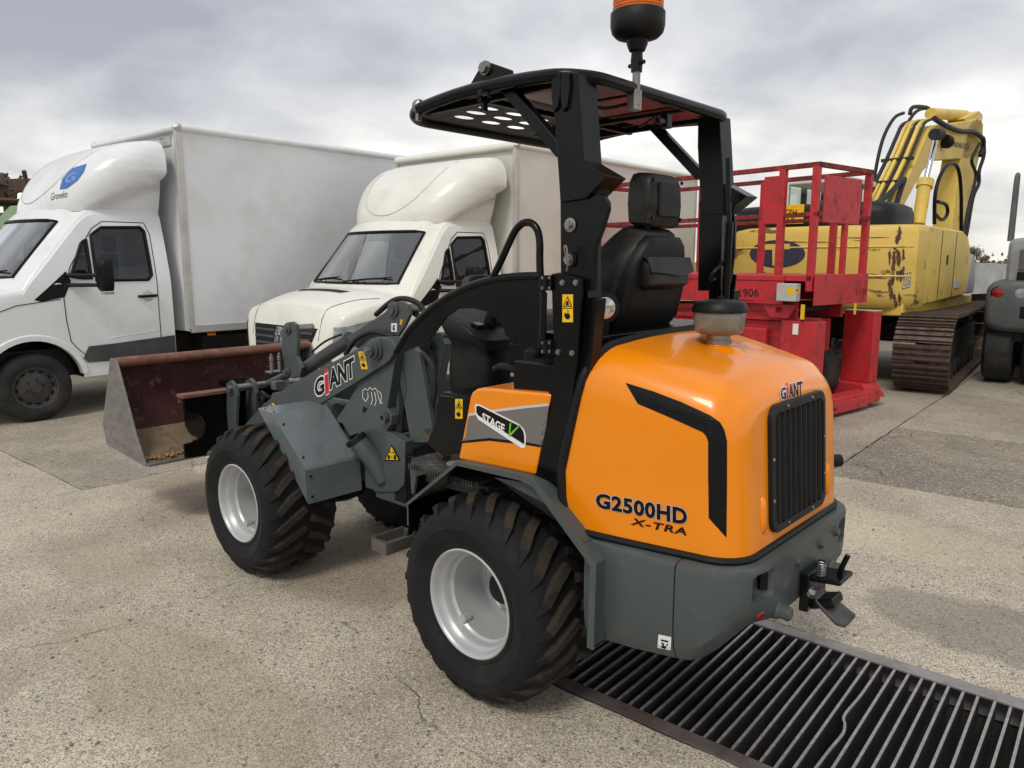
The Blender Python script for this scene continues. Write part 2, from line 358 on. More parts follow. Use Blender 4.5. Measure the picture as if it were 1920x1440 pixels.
def slab(x0, x1, y0, y1, mat, dz=0.0, poly=None):
    g = .007; rnd = random.Random(int(x0 * 97 + y0 * 31)); pts = []
    def edge(a, b, n):
        for i in range(n):
            t = i / n; w = (rnd.random() - .5) * .014 if 0 < i else 0
            d = (Vector(b) - Vector(a)); nrm = Vector((-d.y, d.x, 0)).normalized() if d.length else Vector()
            pts.append(Vector(a) + d * t + nrm * w)
    if poly:
        for p, q in zip(poly, poly[1:] + poly[:1]): edge((*p, 0), (*q, 0), max(2, min(40, int((Vector(q) - Vector(p)).length / .16))))
        mb = MB(); mb.prism([p + Vector((0, 0, dz - .05)) for p in pts], (0, 0, .05)); return mb.build('concrete_slab', mat, yard, bevel=.006, smooth=0, seg=1)
    nx = max(4, int((x1 - x0) / .16)); ny = max(4, int((y1 - y0) / .16))
    a, b, c, d = (x0 + g, y0 + g, 0), (x1 - g, y0 + g, 0), (x1 - g, y1 - g, 0), (x0 + g, y1 - g, 0)
    edge(a, b, min(nx, 40)); edge(b, c, min(ny, 40)); edge(c, d, min(nx, 40)); edge(d, a, min(ny, 40))
    mb = MB(); mb.prism([p + Vector((0, 0, dz - .05)) for p in pts], (0, 0, .05))
    return mb.build('concrete_slab', mat, yard, bevel=.006, smooth=0, seg=1)
XC = [-10.0, -6.0, -2.2, 1.71, 5.62, 9.5, 13.4, 17.3]
ROW = {(-2.2, 1.71): [-20, -16, -11.8, -7.92, -5.76, GY0], (1.71, 5.62): [-20, -15.5, -10.6, -5.7, 2.2, 6.5]}
for i in range(len(XC) - 1):
    x0, x1 = XC[i], XC[i + 1]
    rows = {2: [-24, -20, -16, -11.8, -7.92, -5.76, GY0], 1: [-24, -20, -16, -11.8, -7.92, -5.76, GY0], 3: [-24, -20, -15.5, -10.6, -5.7], 4: [-24, -19, -14, -9.8, -5.9, -1.96, 4.5],
            5: [-24, -19, -13, -9, -5, -1.0, 4.5]}.get(i, [-24, -18, -12, -6, 0, 4.5])
    for a, b in zip(rows[:-1], rows[1:]):
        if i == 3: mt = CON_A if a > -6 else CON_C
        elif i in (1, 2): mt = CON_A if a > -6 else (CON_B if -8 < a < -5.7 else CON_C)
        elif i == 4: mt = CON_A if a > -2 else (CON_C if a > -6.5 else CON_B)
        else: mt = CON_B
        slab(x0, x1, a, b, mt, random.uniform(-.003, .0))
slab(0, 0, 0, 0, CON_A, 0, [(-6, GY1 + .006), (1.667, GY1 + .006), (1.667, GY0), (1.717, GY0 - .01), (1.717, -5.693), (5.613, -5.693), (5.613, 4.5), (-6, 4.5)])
# the drain: pit, frame and bars
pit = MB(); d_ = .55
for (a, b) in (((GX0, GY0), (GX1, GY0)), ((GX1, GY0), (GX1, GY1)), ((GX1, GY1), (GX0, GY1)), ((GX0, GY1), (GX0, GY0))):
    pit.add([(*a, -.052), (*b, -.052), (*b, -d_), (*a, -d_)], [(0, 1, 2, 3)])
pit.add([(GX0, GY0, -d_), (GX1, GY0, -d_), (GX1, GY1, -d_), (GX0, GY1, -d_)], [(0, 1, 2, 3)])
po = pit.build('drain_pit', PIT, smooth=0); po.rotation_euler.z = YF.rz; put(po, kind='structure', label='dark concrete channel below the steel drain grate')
gf = Frame(-50, YF.w(0, -2.645)); grate = empty('drain_grate', gf, 'long steel drain grate with worn bars set in the yard behind the loader', 'drain grate')
hw = (GY1 - GY0) / 2
fm_ = MB()
fm_.box(((GX0 + GX1) / 2, hw - .032, -.004), (GX1 - GX0 - .01, .062, .010)); fm_.box(((GX0 + GX1) / 2, hw - .006, -.06), (GX1 - GX0 - .01, .008, .1))
f2_ = MB(); f2_.box(((GX0 + GX1) / 2, -hw + .036, -.003), (GX1 - GX0 - .01, .070, .010)); f2_.box(((GX0 + GX1) / 2, -hw + .006, -.06), (GX1 - GX0 - .01, .008, .1)); f2_.build('frame_plate', pm('frame_grey_steel', srgb(150, 145, 143), .5, metal=.4, var=.15, scale=7, dirt=srgb(104, 92, 86), dirt_amt=.6, dirt_scale=9, dirt_lo=.48, dirt_hi=.7), grate, bevel=.002)
fm_.box((GX1 - .03, 0, -.0035), (.05, hw * 2 - .13, .009))
fm_.build('frame', pm('frame_rusty_steel', srgb(112, 104, 102), .55, metal=.5, var=.25, scale=6, dirt=srgb(80, 58, 48), dirt_amt=.8, dirt_scale=7, dirt_lo=.42, dirt_hi=.66), grate, bevel=.002)
bm_ = MB(); L = hw * 2 - .14
bm_.box((0, 0, -.052), (.009, L, .09)); bm_.mi = 1; bm_.box((0, 0, -.0045), (.0094, L, .005)); 
bar0 = bm_.build('bar', [IRON, IRONTOP], grate, smooth=0)
bent = MB(); cp = curve_pts([(0, -L / 2, 0), (.003, -L / 5, 0), (.012, 0, 0), (-.006, .06, 0), (-.016, .12, 0), (-.008, .25, 0), (0, L / 2, 0)], 8)
for mi, z0, z1, w in ((0, -.097, -.007, .009), (1, -.007, -.002, .0094)):
    bent.mi = mi; bent.rings([[p + Vector((-w / 2, 0, z0)), p + Vector((w / 2, 0, z0)), p + Vector((w / 2, 0, z1)), p + Vector((-w / 2, 0, z1))] for p in cp])
x = GX1 - .075; k = 0
while x > -1.9:
    if k == 0: o = bar0
    elif k == 19: o = bent.build('bar', [IRON, IRONTOP], grate, smooth=0)
    else: o = bar0.copy(); COL.objects.link(o); o.parent = grate
    o.location = (x, random.uniform(-.004, .004), random.uniform(-.003, .001)); o.rotation_euler = (0, random.uniform(-.03, .03), random.uniform(-.006, .006))
    x -= .049 + random.uniform(-.002, .002); k += 1
# dirt and dry leaves lie in the pit
rb = MB(); rr = random.Random(3)
for _ in range(220):
    c = Vector((rr.uniform(-2, 1.5), rr.uniform(-.45, .45), -.535)); rb.box(c, (rr.uniform(.01, .05), rr.uniform(.01, .04), .012), rotm(rr.uniform(-.5, .5), rr.uniform(-.5, .5), rr.uniform(0, 3)))
lo = rb.build('pit_debris', SOIL, smooth=0); lo.location = gf.O; lo.rotation_euler.z = gf.rz; put(lo, 'dirt and scraps on the bottom of the drain channel', 'debris', kind='stuff')
# field beyond the yard
fd = MB(); fd.add([(-900, 34, -.03), (900, 34, -.03), (900, 900, .2), (-900, 900, .2)], [(0, 1, 2, 3)])
put(fd.build('field', FIELD, smooth=0), kind='structure', label='flat green field beyond the yard')
# pebbles and grit scattered over the slabs
gr = MB(); rr = random.Random(11)
for _ in range(1500):
    y = rr.uniform(1.9, 9) ; xw = rr.uniform(-.75, .75) * y
    q = YF.loc(Vector((xw, y, 0)))
    if GY0 - .02 < q.y < GY1 + .02 and q.x < GX1 + .02: continue
    s = rr.choice((.002, .003, .003, .004, .006)) * rr.uniform(.7, 1.3); R = rotm(0, 0, rr.uniform(0, 6))
    vs = [Vector((xw, y, .0)) + R @ Vector((a * s * rr.uniform(.6, 1.2), b * s * rr.uniform(.6, 1.2), c)) for a, b, c in ((-1, -1, 0), (1, -1, 0), (1, 1, 0), (-1, 1, 0), (-.5, -.4, s), (.5, -.5, s), (.4, .5, s * .9), (-.5, .5, s))]
    gr.add(vs, [(0, 1, 5, 4), (1, 2, 6, 5), (2, 3, 7, 6), (3, 0, 4, 7), (4, 5, 6, 7)])
put(gr.build('grit', pm('grit_stone', srgb(128, 118, 104), .9, var=.5, scale=11), fix=False, smooth=0), 'loose grit and small stones on the concrete', 'grit', kind='stuff')
# ================================================================== THE WHEEL LOADER
LF = Frame(-47.54, (.2678, 2.9905))
LD = empty('wheel_loader', LF, 'orange and grey compact wheel loader with black roof standing on the concrete', 'wheel loader')
def trace(y, pts, fr=LF): return [fr.Y(u, v, y) for u, v in pts]
def plate(name, y, pts, t, mat, parent=LD, bevel=.002, fr=LF, mirror=False, label=None):
    p = trace(y, pts, fr); mb = MB(); mb.prism(p, (0, -t, 0)); o = mb.build(name, mat, parent, bevel=bevel, label=label)
    if mirror:
        mb = MB(); mb.prism([Vector((q.x, -q.y, q.z)) for q in p], (0, t, 0)); mb.build(name, mat, parent, bevel=bevel)
    return o
def bolt(p, n, r=.009, mat=STEEL, parent=LD, h=.008, name='bolt'):
    mb = MB(); n = Vector(n).normalized(); p = Vector(p); mb.tube([p - n * .003, p + n * h * .35], r * 1.35, 12); mb.tube([p, p + n * h], r, 6); return mb.build(name, mat, parent, smooth=30)
# ---- wheels
TR, NL = .385, 24
def make_tyre():
    mb = MB()
    prof = [(.192, -.02), (.200, -.004), (.207, .003), (.216, .004), (.219, .001), (.226, .003), (.245, .016), (.275, .0245), (.282, .0265), (.286, .0245), (.305, .024), (.325, .016), (.341, .000), (.352, -.022), (.359, -.055), (.363, -.11),
            (.364, -.175), (.363, -.24), (.359, -.295), (.352, -.328), (.341, -.350), (.325, -.366), (.305, -.374), (.275, -.375), (.245, -.366), (.22, -.352), (.2, -.346), (.192, -.33)]
    mb.lathe(prof, (0, 0, 0), (0, 1, 0), 72, closed=True)
    mb.mi = 1
    def P(a, th, r): return Vector((-r * math.sin(th), a, r * math.cos(th)))
    rnd = random.Random(5)
    for side in (0, 1):
        for k in range(NL):
            th = 2 * math.pi * (k + .5 * side) / NL
            A = [(-.162, 0, .362, 0), (-.125, .045, .363, 0), (-.090, .09, .361, 0), (-.055, .165, .358, .10), (-.026, .245, .353, .40), (.002, .315, .336, .95), (.0155, .37, .313, 1.25), (.021, .425, .292, 1.45), (.022, .47, .278, 1.55)]
            H = [.021, .0235, .024, .024, .021, .009, .004, .0025, .001]; W = [.036, .037, .038, .034, .030, .018, .012, .009, .006]
            if side: A = [(-.35 - a, t, r, -b) for a, t, r, b in A]
            pts = [P(a, th + t, r) for a, t, r, b in A]; R = []
            for i, (a, t, r, b) in enumerate(A):
                q = pts[i]; T = (pts[min(i + 1, 8)] - pts[max(i - 1, 0)]).normalized()
                rad = Vector((-math.sin(th + t), 0, math.cos(th + t))); n = (rad * math.cos(b) + Vector((0, 1, 0)) * math.sin(b))
                n = (n - T * n.dot(T)).normalized(); s = T.cross(n).normalized(); h = H[i]; w = W[i]
                R.append([q - s * w * .58 - n * .008, q + s * w * .58 - n * .008, q + s * w * .42 + n * h, q - s * w * .42 + n * h])
            mb.mi = 1; mb.rings(R[:5], cap1=False); mb.mi = 2; mb.rings(R[4:], cap0=False)
    return mb
def make_rim():
    mb = MB()
    prof = [(.200, -.012), (.2035, -.004), (.2035, .003), (.199, .006), (.193, .003), (.187, -.008), (.184, -.026), (.176, -.034), (.171, -.04), (.170, -.062), (.1655, -.072), (.159, -.078), (.157, -.10), (.156, -.215), (.150, -.226), (.128, -.229), (.122, -.236), (.112, -.236), (.106, -.23), (.058, -.23), (.05, -.24), (.0, -.24), (0, -.25), (.16, -.25), (.168, -.3), (.195, -.335), (.19, -.34), (.18, -.2), (.195, -.03)]
    mb.lathe(prof, (0, 0, 0), (0, 1, 0), 64, closed=True)
    return mb
tyre_m = make_tyre(); rim_m = make_rim()
WPOS = [(0, 1), (1.681, 1), (0, -1), (1.681, -1)]; proto = None
for x, s in WPOS:
    if proto is None:
        w = rim_m.build('wheel', SILVER, LD, smooth=40)
        tyre_m.build('tyre', [RUBBER, LUGR, RUBBER], w, smooth=40)
        h = MB(); h.lathe([(.062, -.235), (.064, -.2), (.060, -.17), (.045, -.155), (.0, -.15)], (0, 0, 0), (0, 1, 0), 28); h.build('hub', PLASTIC, w)
        for k in range(5):
            t = k * 2 * math.pi / 5 + .5; b = MB(); b.tube([(.09 * math.cos(t), -.232, .09 * math.sin(t)), (.09 * math.cos(t), -.212, .09 * math.sin(t))], .011, 6); b.build('nut', STEEL, w)
        vs_ = MB(); vs_.tube([(.1, -.10, -.115), (.1, -.065, -.115)], .016, 12); vs_.build('valve_cap', SILVER, w)
        proto = w
    else: w = clone(proto, LD)
    w.location = (x, s * .63, TR - .003); w.rotation_euler = (0, (.3 if x else 0) + (1.1 if s < 0 else 0), 0 if s > 0 else math.pi)
# ---- rear hood: stations along x
def zt_h(x): t = (-.36 - x) / .54; return 1.350 - .072 * t - .032 * t * t
HOOD = MB(); ST = []
def hood_ring(x, w, zt, rr=.15, zb=.728):
    r = min(rr, w * .8); pts = []
    zs_ = zt - r; half = [(w, zb)] + [(w * (1.004 - .019 * q ** 2), zb + (zs_ - zb) * q) for q in (.2, .4, .6, .8, .95)]
    for k in range(9):
        a = k / 8 * math.pi / 2; half.append((w * .98 - r + r * math.cos(a) * 1.0, zt - r + r * .88 * math.sin(a)))
    wi = w * .98 - r
    half += [(wi * .75, zt - r * .12 + .008), (wi * .5, zt - r * .12 + .013), (wi * .25, zt - r * .12 + .015), (0, zt - r * .12 + .016)]
    full = half + [(-a, b) for a, b in half[-2::-1]]
    return [Vector((x, a, b)) for a, b in full]
def lean_f(z): 
    t = max(0, (z - .88)); return (-.22 * t - .10 * max(0, z - 1.24)) + (.04 - .25 * max(0, .88 - z))   # front edge: bulges forward low, leans back high
for i in range(8):
    x = -.36 - i * .062; w = .502 - .075 * (i / 8) ** 1.3
    R = hood_ring(x, w, zt_h(x)); b = 1 - i / 7
    ST.append([p + Vector((lean_f(p.z) * b, 0, 0)) for p in R])
xr = -.36 - 7 * .062; w0 = .502 - .075 * (7 / 8) ** 1.3; rd = .125
for k in range(1, 8):
    a = k / 7 * math.pi / 2; f = 1 - math.cos(a)
    R = hood_ring(xr - rd * math.sin(a), w0 - rd * .95 * f, zt_h(xr - rd * math.sin(a)) - .07 * f, .15 - .05 * f)
    ST.append([p + Vector(((p.z - .75) * .07 * min(1, k / 3), 0, 0)) for p in R])
HOOD.rings(ST, closed=False, cap0=False, cap1=True)
hood = HOOD.build('rear_hood', ORANGE, LD, smooth=50)
HB = bvh_of(hood)
# rubber seal along the hood's front and lower edge
sl_ = MB(); e = [p + Vector((.006, 0, 0)) for p in ST[0]]; e = [Vector((p.x, p.y * 1.005, p.z + .001)) for p in e]
sl_.tube(e, .016, 8); sl_.build('edge_seal', PLASTIC, LD)
sl_ = MB(); low = [Vector((r[0].x, r[0].y * 1.004, .722)) for r in ST] ; low = low + [Vector((p.x, -p.y, p.z)) for p in low[::-1]]
sl_.tube(low, .012, 8); sl_.build('lower_seal', PLASTIC, LD)
# grille on the rear face
def on_hood(u, v): return LF.cast(HB, u, v)[0]
gc = [(.215, 1.158), (-.215, 1.158), (-.22, .772), (.22, .772)]
def xrear(z):
    h = HB.ray_cast(Vector((-2, .0, z)), Vector((1, 0, 0))); return h[0].x
def rrect(y0, y1, z0, z1, r, n=6):
    out = []
    for cy, cz, a0 in ((y1 - r, z1 - r, 0), (y0 + r, z1 - r, 90), (y0 + r, z0 + r, 180), (y1 - r, z0 + r, 270)):
        for k in range(n + 1):
            a = math.radians(a0 + 90 * k / n); out.append((cy + r * math.cos(a), cz + r * math.sin(a)))
    return out
zA, zB = .762, 1.165; xA, xB = xrear(zA), xrear(zB - .03); 
_zs = [zA + (zB - zA) * k / 24 for k in range(25)]; _xs = [xrear(min(z, zB - .012)) for z in _zs]
def rx(z, d=0):
    f = min(max((z - zA) / (zB - zA) * 24, 0), 23.999); k = int(f); return _xs[k] + (_xs[k + 1] - _xs[k]) * (f - k) - d - .003
op = MB()
def dens(L): return [(p[0] + (q[0] - p[0]) * k / 8, p[1] + (q[1] - p[1]) * k / 8) for p, q in zip(L, L[1:] + L[:1]) for k in (range(8) if abs(q[1] - p[1]) > .1 else range(1))]
a = dens(rrect(-.222, .222, zA, zB, .045)); b = dens(rrect(-.196, .196, zA + .026, zB - .026, .03))
R = [[Vector((rx(z, -.05), y, z)) for y, z in a], [Vector((rx(z, .011), y, z)) for y, z in a], [Vector((rx(z, .013), y, z)) for y, z in b], [Vector((rx(z, -.01), y, z)) for y, z in b]]
op.rings(R, cap0=False, cap1=False); gfr = op.build('grille_frame', PLASTIC, LD, bevel=.003)
MESHM = bpy.data.materials.new('grille_mesh'); MESHM.use_nodes = True; t_ = MESHM.node_tree; p_ = t_.nodes['Principled BSDF']; tc_ = t_.nodes.new('ShaderNodeTexCoord')
vo_ = t_.nodes.new('ShaderNodeTexVoronoi'); vo_.inputs['Scale'].default_value = 130; vo_.inputs['Randomness'].default_value = .1; t_.links.new(tc_.outputs['Object'], vo_.inputs['Vector'])
t_.links.new(ramp(t_, vo_.outputs['Distance'], [(.3, (.002,) * 3), (.5, (.045,) * 3)]), p_.inputs['Base Color']); p_.inputs['Roughness'].default_value = .5
bk = MB(); bk.rings([[Vector((rx(z, .002), y, z)) for y in (-.198, .198)] for z in [zA + .024 + (zB - zA - .048) * k / 10 for k in range(11)]], closed=False, cap0=False, cap1=False); bk.build('grille_mesh', MESHM, LD, smooth=0)
for k in range(9):
    y = -.17 + k * .0425; s_ = MB(); z0, z1 = zA + .03, zB - .03
    s_.rings([[Vector((rx(z, .003), y - .008, z)), Vector((rx(z, .014), y - .003, z)), Vector((rx(z, .014), y + .003, z)), Vector((rx(z, .003), y + .008, z))] for z in [z0 + (z1 - z0) * q / 8 for q in range(9)]])
    s_.build('grille_slat', PLASTIC, LD, smooth=0)
for y, z in ((.21, 1.0), (.21, .87), (-.21, 1.0), (-.21, .87), (.1, 1.152), (-.1, 1.152), (.1, .775), (-.1, .775)): bolt((rx(z, .011), y, z), (-1, 0, 0), .005, STEEL, LD, .004, 'screw')
# hood decals
decal('stripe', [(1173, 718), (1225, 734), (1278, 754), (1332, 779), (1350, 792), (1358, 806), (1363, 827), (1363, 900), (1362, 1008), (1329, 971), (1328, 900), (1328, 828), (1324, 817), (1317, 810), (1250, 780), (1196, 757)], LF, HB, BLACKP, LD, .0016, 14)
def logo(name, txt, quad, bvh, parent, fr=LF, off=.02, o2=.065, shear=0, base=.002, white=WHITEP, ink=BLACKP, space=1.0):
    ref = text_flat(txt, off, shear, space)[0]
    text_quad(name + '_outline', txt, quad, fr, bvh, white, parent, base, o2, shear, space, ref)
    return text_quad(name, txt, quad, fr, bvh, ink, parent, base + .0012, off, shear, space, ref)
logo('model_lettering', 'G2500HD', [(1118, 923), (1289, 953), (1289, 985), (1118, 951)], HB, LD, off=.042, o2=.066, white=LGREYP, space=1.08)
text_quad('model_sublettering', 'X-TRA', [(1184, 970), (1288, 990), (1288, 1004), (1182, 983)], LF, HB, BLACKP, LD, .0025, .026, .15, 1.15)
def brand_mark(name, quad, bvh, parent, fr=LF):
    a, b, c, d = [Vector(q) for q in quad]
    def sub(s0, s1, t0=0.0, t1=1.0):
        f = lambda s, t: (a * (1 - s) + b * s) * (1 - t) + (d * (1 - s) + c * s) * t
        return [tuple(f(s0, t0)), tuple(f(s1, t0)), tuple(f(s1, t1)), tuple(f(s0, t1))]
    logo(name, 'G', sub(0, .235, .12, 1.0), bvh, parent, fr, .035, .10)
    logo(name, 'ANT', sub(.36, 1.0), bvh, parent, fr, .04, .085)
    bar = sub(.255, .345, .0, 1.12); decal(name + '_outline', [tuple(Vector(q) + (Vector(q) - (Vector(bar[0]) + Vector(bar[2])) / 2).normalized() * 2.2) for q in bar], fr, bvh, WHITEP, parent, .0018)
    decal(name, sub(.255, .345, .16, 1.12), fr, bvh, REDP, parent, .0034); decal(name, sub(.255, .345, -.12, .08), fr, bvh, REDP, parent, .0034)
brand_mark('maker_lettering', [(1462, 725), (1503, 715), (1503, 741), (1463, 750)], HB, LD)
for s in (1, -1):          # moulded rib beside the grille
    rb0 = MB(); pts = [HB.ray_cast(Vector((-2, s * .262, z)), Vector((1, 0, 0)))[0] + Vector((.004, 0, 0)) for z in (.775, .79, .82, .86, .885, .895)]
    rb0.tube(pts, [.004, .014, .016, .016, .013, .004], 12); rb0.build('hood_rib', ORANGE, LD, smooth=60)
# air pre-cleaner on the hood
pcx, pcy = -.615, .015; hz = HB.ray_cast(Vector((pcx, pcy, 3)), Vector((0, 0, -1)))[0].z
ne = MB(); hz -= .022
ne.lathe([(.115, -.012), (.07, .018), (.046, .024), (.044, .03)], (pcx, pcy, hz), (0, 0, 1), 32); ne.build('pre_cleaner_collar', ORANGE, LD, smooth=60)
ne = MB(); ne.lathe([(.042, .02), (.042, .03), (.045, .03), (.045, .044), (.04, .045), (.04, .064)], (pcx, pcy, hz), (0, 0, 1), 32); ne.build('clamp_band', STEEL, LD)
BOWL = pm('smoky_bowl', srgb(166, 158, 142), .2, var=.12, scale=14, trans=.5, dirt=srgb(128, 114, 92), dirt_amt=.6, dirt_scale=9, dirt_lo=.4, dirt_hi=.7)
ne = MB(); ne.lathe([(.042, .060), (.066, .064), (.078, .07), (.084, .084), (.089, .140), (.087, .144)], (pcx, pcy, hz), (0, 0, 1), 40); pc = ne.build('pre_cleaner', BOWL, LD, smooth=60)
ne = MB(); ne.lathe([(.084, .140), (.093, .139), (.0945, .145), (.092, .152), (.087, .167), (.075, .176), (.04, .181), (.01, .182), (.01, .192), (.0, .193)], (pcx, pcy, hz), (0, 0, 1), 40); ne.build('lid', PLASTIC, pc, smooth=40)
ne = MB(); ne.lathe([(.07, .072), (.02, .10), (.010, .105), (.010, .14)], (pcx, pcy, hz), (0, 0, 1), 20); ne.build('core', PLASTIC, pc)
# ---- counterweight and lower grey panels
def cw_ring(x, w, zb, zt, r=.02, tuck=.03):
    h = [(0, zb), (w - tuck - .02, zb), (w - tuck, zb + .006), (w - .008, zb + .05), (w, zb + .12), (w, zt - r), (w - r * .3, zt - r * .3), (w - r, zt), (0, zt)]
    full = h + [(-a, b) for a, b in h[-2:0:-1]]
    return [Vector((x, a, b)) for a, b in full]
pn = MB(); pn.rings([cw_ring(-.425, .512, .352, .712), cw_ring(-.60, .508, .366, .712), cw_ring(-.752, .500, .386, .712)]); pn.build('lower_side_panel', GREY, LD, smooth=30, bevel=.004)
cw = MB(); S = [cw_ring(-.757, .500, .387, .712)]
for k in range(0, 9):
    a = k / 8 * math.pi / 2; x = -.80 - .165 * math.sin(a); f = 1 - math.cos(a); t = min(1, max(0, (-.79 - x) / .13))
    S.append(cw_ring(x, .496 - .19 * f, 0.392 + .125 * t ** 1.6, .712, .02, .03 + .05 * t))
cw.rings(S); cwo = cw.build('counterweight', GREY, LD, smooth=40); CB = bvh_of(cwo)
PB = bvh_of(bpy.data.objects['lower_side_panel'])
decal('sticker', [(1235, 1189), (1259, 1194), (1258, 1219), (1233, 1214)], LF, PB, WHITEP, LD, .0015)
for q in ([(1240, 1198), (1254, 1201), (1253, 1204), (1240, 1201)], [(1241, 1204), (1245, 1205), (1247, 1212), (1252, 1206), (1254, 1207), (1248, 1216), (1240, 1213)]): decal('sticker', q, LF, PB, BLACKP, LD, .0025)
# lamp recesses, reflectors, bump stops on the counterweight
for s in (1, -1):
    c = LF.cast(CB, 1437, 1098)[0]; rc = MB(); rc.box((c.x + .03, s * (c.y - .03), c.z + .004), (.03, .05, .06), rotm(0, 0, s * .75)); o = rc.build('recess_lamp', BLACK, LD, bevel=.008)
    c = LF.cast(CB, 1425, 1156); 
    if c: rf = MB(); rf.lathe([(.018, 0), (.016, .004), (0, .005)], Vector((c[0].x, s * c[0].y, c[0].z)), Vector((c[1].x, s * c[1].y, c[1].z)), 20); rf.build('reflector', REDLENS, LD)
    st = MB(); st.lathe([(.032, -.02), (.026, .012), (.022, .016), (.022, .045), (.017, .05), (.0, .05)], (-.955, s * .225, .530), (-1, 0, 0), 20); st.build('bump_stop', GREY, LD)
for y, z in ((.10, .655), (-.10, .655), (-.24, .66)): bolt((-.966, y, z), (-1, 0, 0), .014, GREY, LD, .012)
cuts = []
for s in (1, -1):
    c = LF.cast(CB, 1437, 1098)[0]; k = MB(); ax2 = rotm(0, 0, s * .78); ring = rrect(-.036, .036, -.045, .045, .018)
    k.rings([[Vector((c.x, s * c.y, c.z)) + ax2 @ Vector((d, a, b)) for a, b in ring] for d in (-.08, .055)]); cuts.append(k.build('cutter', GREY, LD))
apply_bool(cwo, cuts); cwo.data.polygons.foreach_set('use_smooth', [True] * len(cwo.data.polygons)); cwo.data.set_sharp_from_angle(angle=math.radians(32))
# tow hitch
hp = MB(); hp.box((-.985, 0, .545), (.03, .16, .13)); hp.box((-1.035, 0, .592), (.11, .12, .016), rotm(0, .12, 0)); hp.box((-1.02, 0, .503), (.10, .09, .03), rotm(0, .35, 0)); hp.build('tow_bracket', BLACK, LD, bevel=.006)
jw = MB(); jw.rings([[Vector((x, y * w, z + (y * y) * .02)) for y in (-.06, -.03, 0, .03, .06)] + [Vector((x, y * w, z - .014 + (y * y) * .02)) for y in (.06, .03, 0, -.03, -.06)] for x, z, w in ((-.99, .535, .7), (-1.04, .50, .9), (-1.085, .472, 1.0), (-1.11, .468, .8))])
jw.build('tow_jaw', pm('worn_dark_steel', srgb(78, 76, 75), .45, metal=.5, var=.3, scale=12), LD, bevel=.003)
hd_ = MB(); hd_.tube(curve_pts([LF.Y(1520, 1072, .0), LF.Y(1545, 1084, 0), LF.Y(1570, 1083, 0), LF.Y(1578, 1065, 0), LF.Y(1590, 1041, 0)], 6), .0085, 10); hd_.build('tow_pin_handle', BLACK, LD)
sp = MB(); sp.tube([Vector((-1.02 + .012 * math.cos(t * .9), .035 + .012 * math.sin(t * .9), .6 + t * .0012)) for t in range(36)], .003, 6); sp.build('spring', STEEL, LD)
bolt((-.998, .06, .545), (-1, 0, 0), .015, STEEL, LD, .02)
# exhaust stub on the right side of the hood
ex = MB(); ex.lathe([(.014, 0), (.024, 0), (.024, .075), (.02, .075), (.02, .01)], (-.845, -.40, .86), (-.55, -.75, .0), 18); ex.build('exhaust_stub', PLASTIC, LD)
# ---- black cab frame: legs, plates and posts
for s in (1, -1):
    def SP(pts, y, t, name, bevel=.003, mat=BLACK):
        p = trace(y, pts); p = [Vector((q.x, s * q.y, q.z)) for q in p]; mb = MB(); mb.prism(p, (0, -s * t, 0)); return mb.build(name, mat, LD, bevel=bevel)
    SP([(1041, 660), (1084, 660), (1050, 907), (1003, 893)], .515, .085, 'frame_leg')
    SP([(1084, 560), (1120, 560), (1108, 680), (1075, 800), (1056, 905), (1040, 905), (1060, 780)], .49, .05, 'frame_web')
    hpl = SP([(1033, 514), (1046, 511), (1092, 523), (1081, 669), (1038, 665), (1036, 600)], .525, .012, 'hinge_plate')
    SP([(1050, 356), (1098, 360), (1104, 372), (1112, 366), (1122, 363), (1134, 368), (1141, 380), (1141, 394), (1130, 430), (1117, 464), (1114, 545), (1052, 545), (1051, 516)] if s > 0 else [(1050, 356), (1098, 360), (1103, 400), (1103, 470), (1096, 545), (1052, 545), (1051, 516)], .50, .016, 'lower_post_plate')
    SP([(1052, 345), (1100, 352), (1102, 560), (1054, 560)], .482, .075, 'lower_post')
    SP([(1038, 138), (1083, 136), (1088, 205), (1096, 320), (1098, 378), (1050, 378), (1047, 329), (1039, 213)], .50, .095, 'upper_post')
    SP([(1047, 331), (1072, 303), (1086, 298), (1140, 330), (1098, 372), (1050, 380)], .512, .10, 'lamp_hood', .004)
    lm = MB(); c0 = LF.Y(1122, 346, .46); lm.lathe([(.045, 0), (.04, .03), (.0, .034)], Vector((c0.x, s * c0.y, c0.z)), (-.8, 0, -.6), 18); lm.build('work_lamp', PLASTIC, LD)
    # gusset between post and roof
    g = MB(); a_ = LF.Y(1040, 268, .45); b_ = LF.Y(945, 156, .45); v_ = (b_ - a_).normalized() * .05; g.bar((a_.x - v_.x, s * .45, a_.z - v_.z), (b_.x + v_.x * .4, s * .45, b_.z + v_.z * .4), .04, .04); g.build('roof_gusset', BLACK, LD, bevel=.004)
    for (u, v), r in (((1070, 422), .022), ((1069, 487), .027)):
        c = LF.Y(u, v, .502); d = MB(); d.lathe([(r, 0), (r, .004), (r * .8, .006), (r * .55, .006)], (c.x, s * .502, c.z), (0, s, 0), 20); d.build('washer', STEEL if v < 450 else BLACK, LD)
        bolt((c.x, s * .507, c.z), (0, s, 0), r * .5, STEEL, LD, .014)
    for u, v in ((1055, 530), (1080, 530), (1047, 660), (1073, 662)):
        c = LF.Y(u, v, .526); bolt((c.x, s * .526, c.z), (0, s, 0), .007)
    st = MB(); st.tube([Vector((-.43, s * .36, 1.99)), Vector((-.45, s * .36, 1.72)), Vector((-.44, s * .37, 1.43))], [.009, .009, .009], 10); st.tube([Vector((-.448, s * .36, 1.75)), Vector((-.44, s * .37, 1.43))], .016, 12)
    if s < 0: st.build('gas_strut', BLACK, LD)
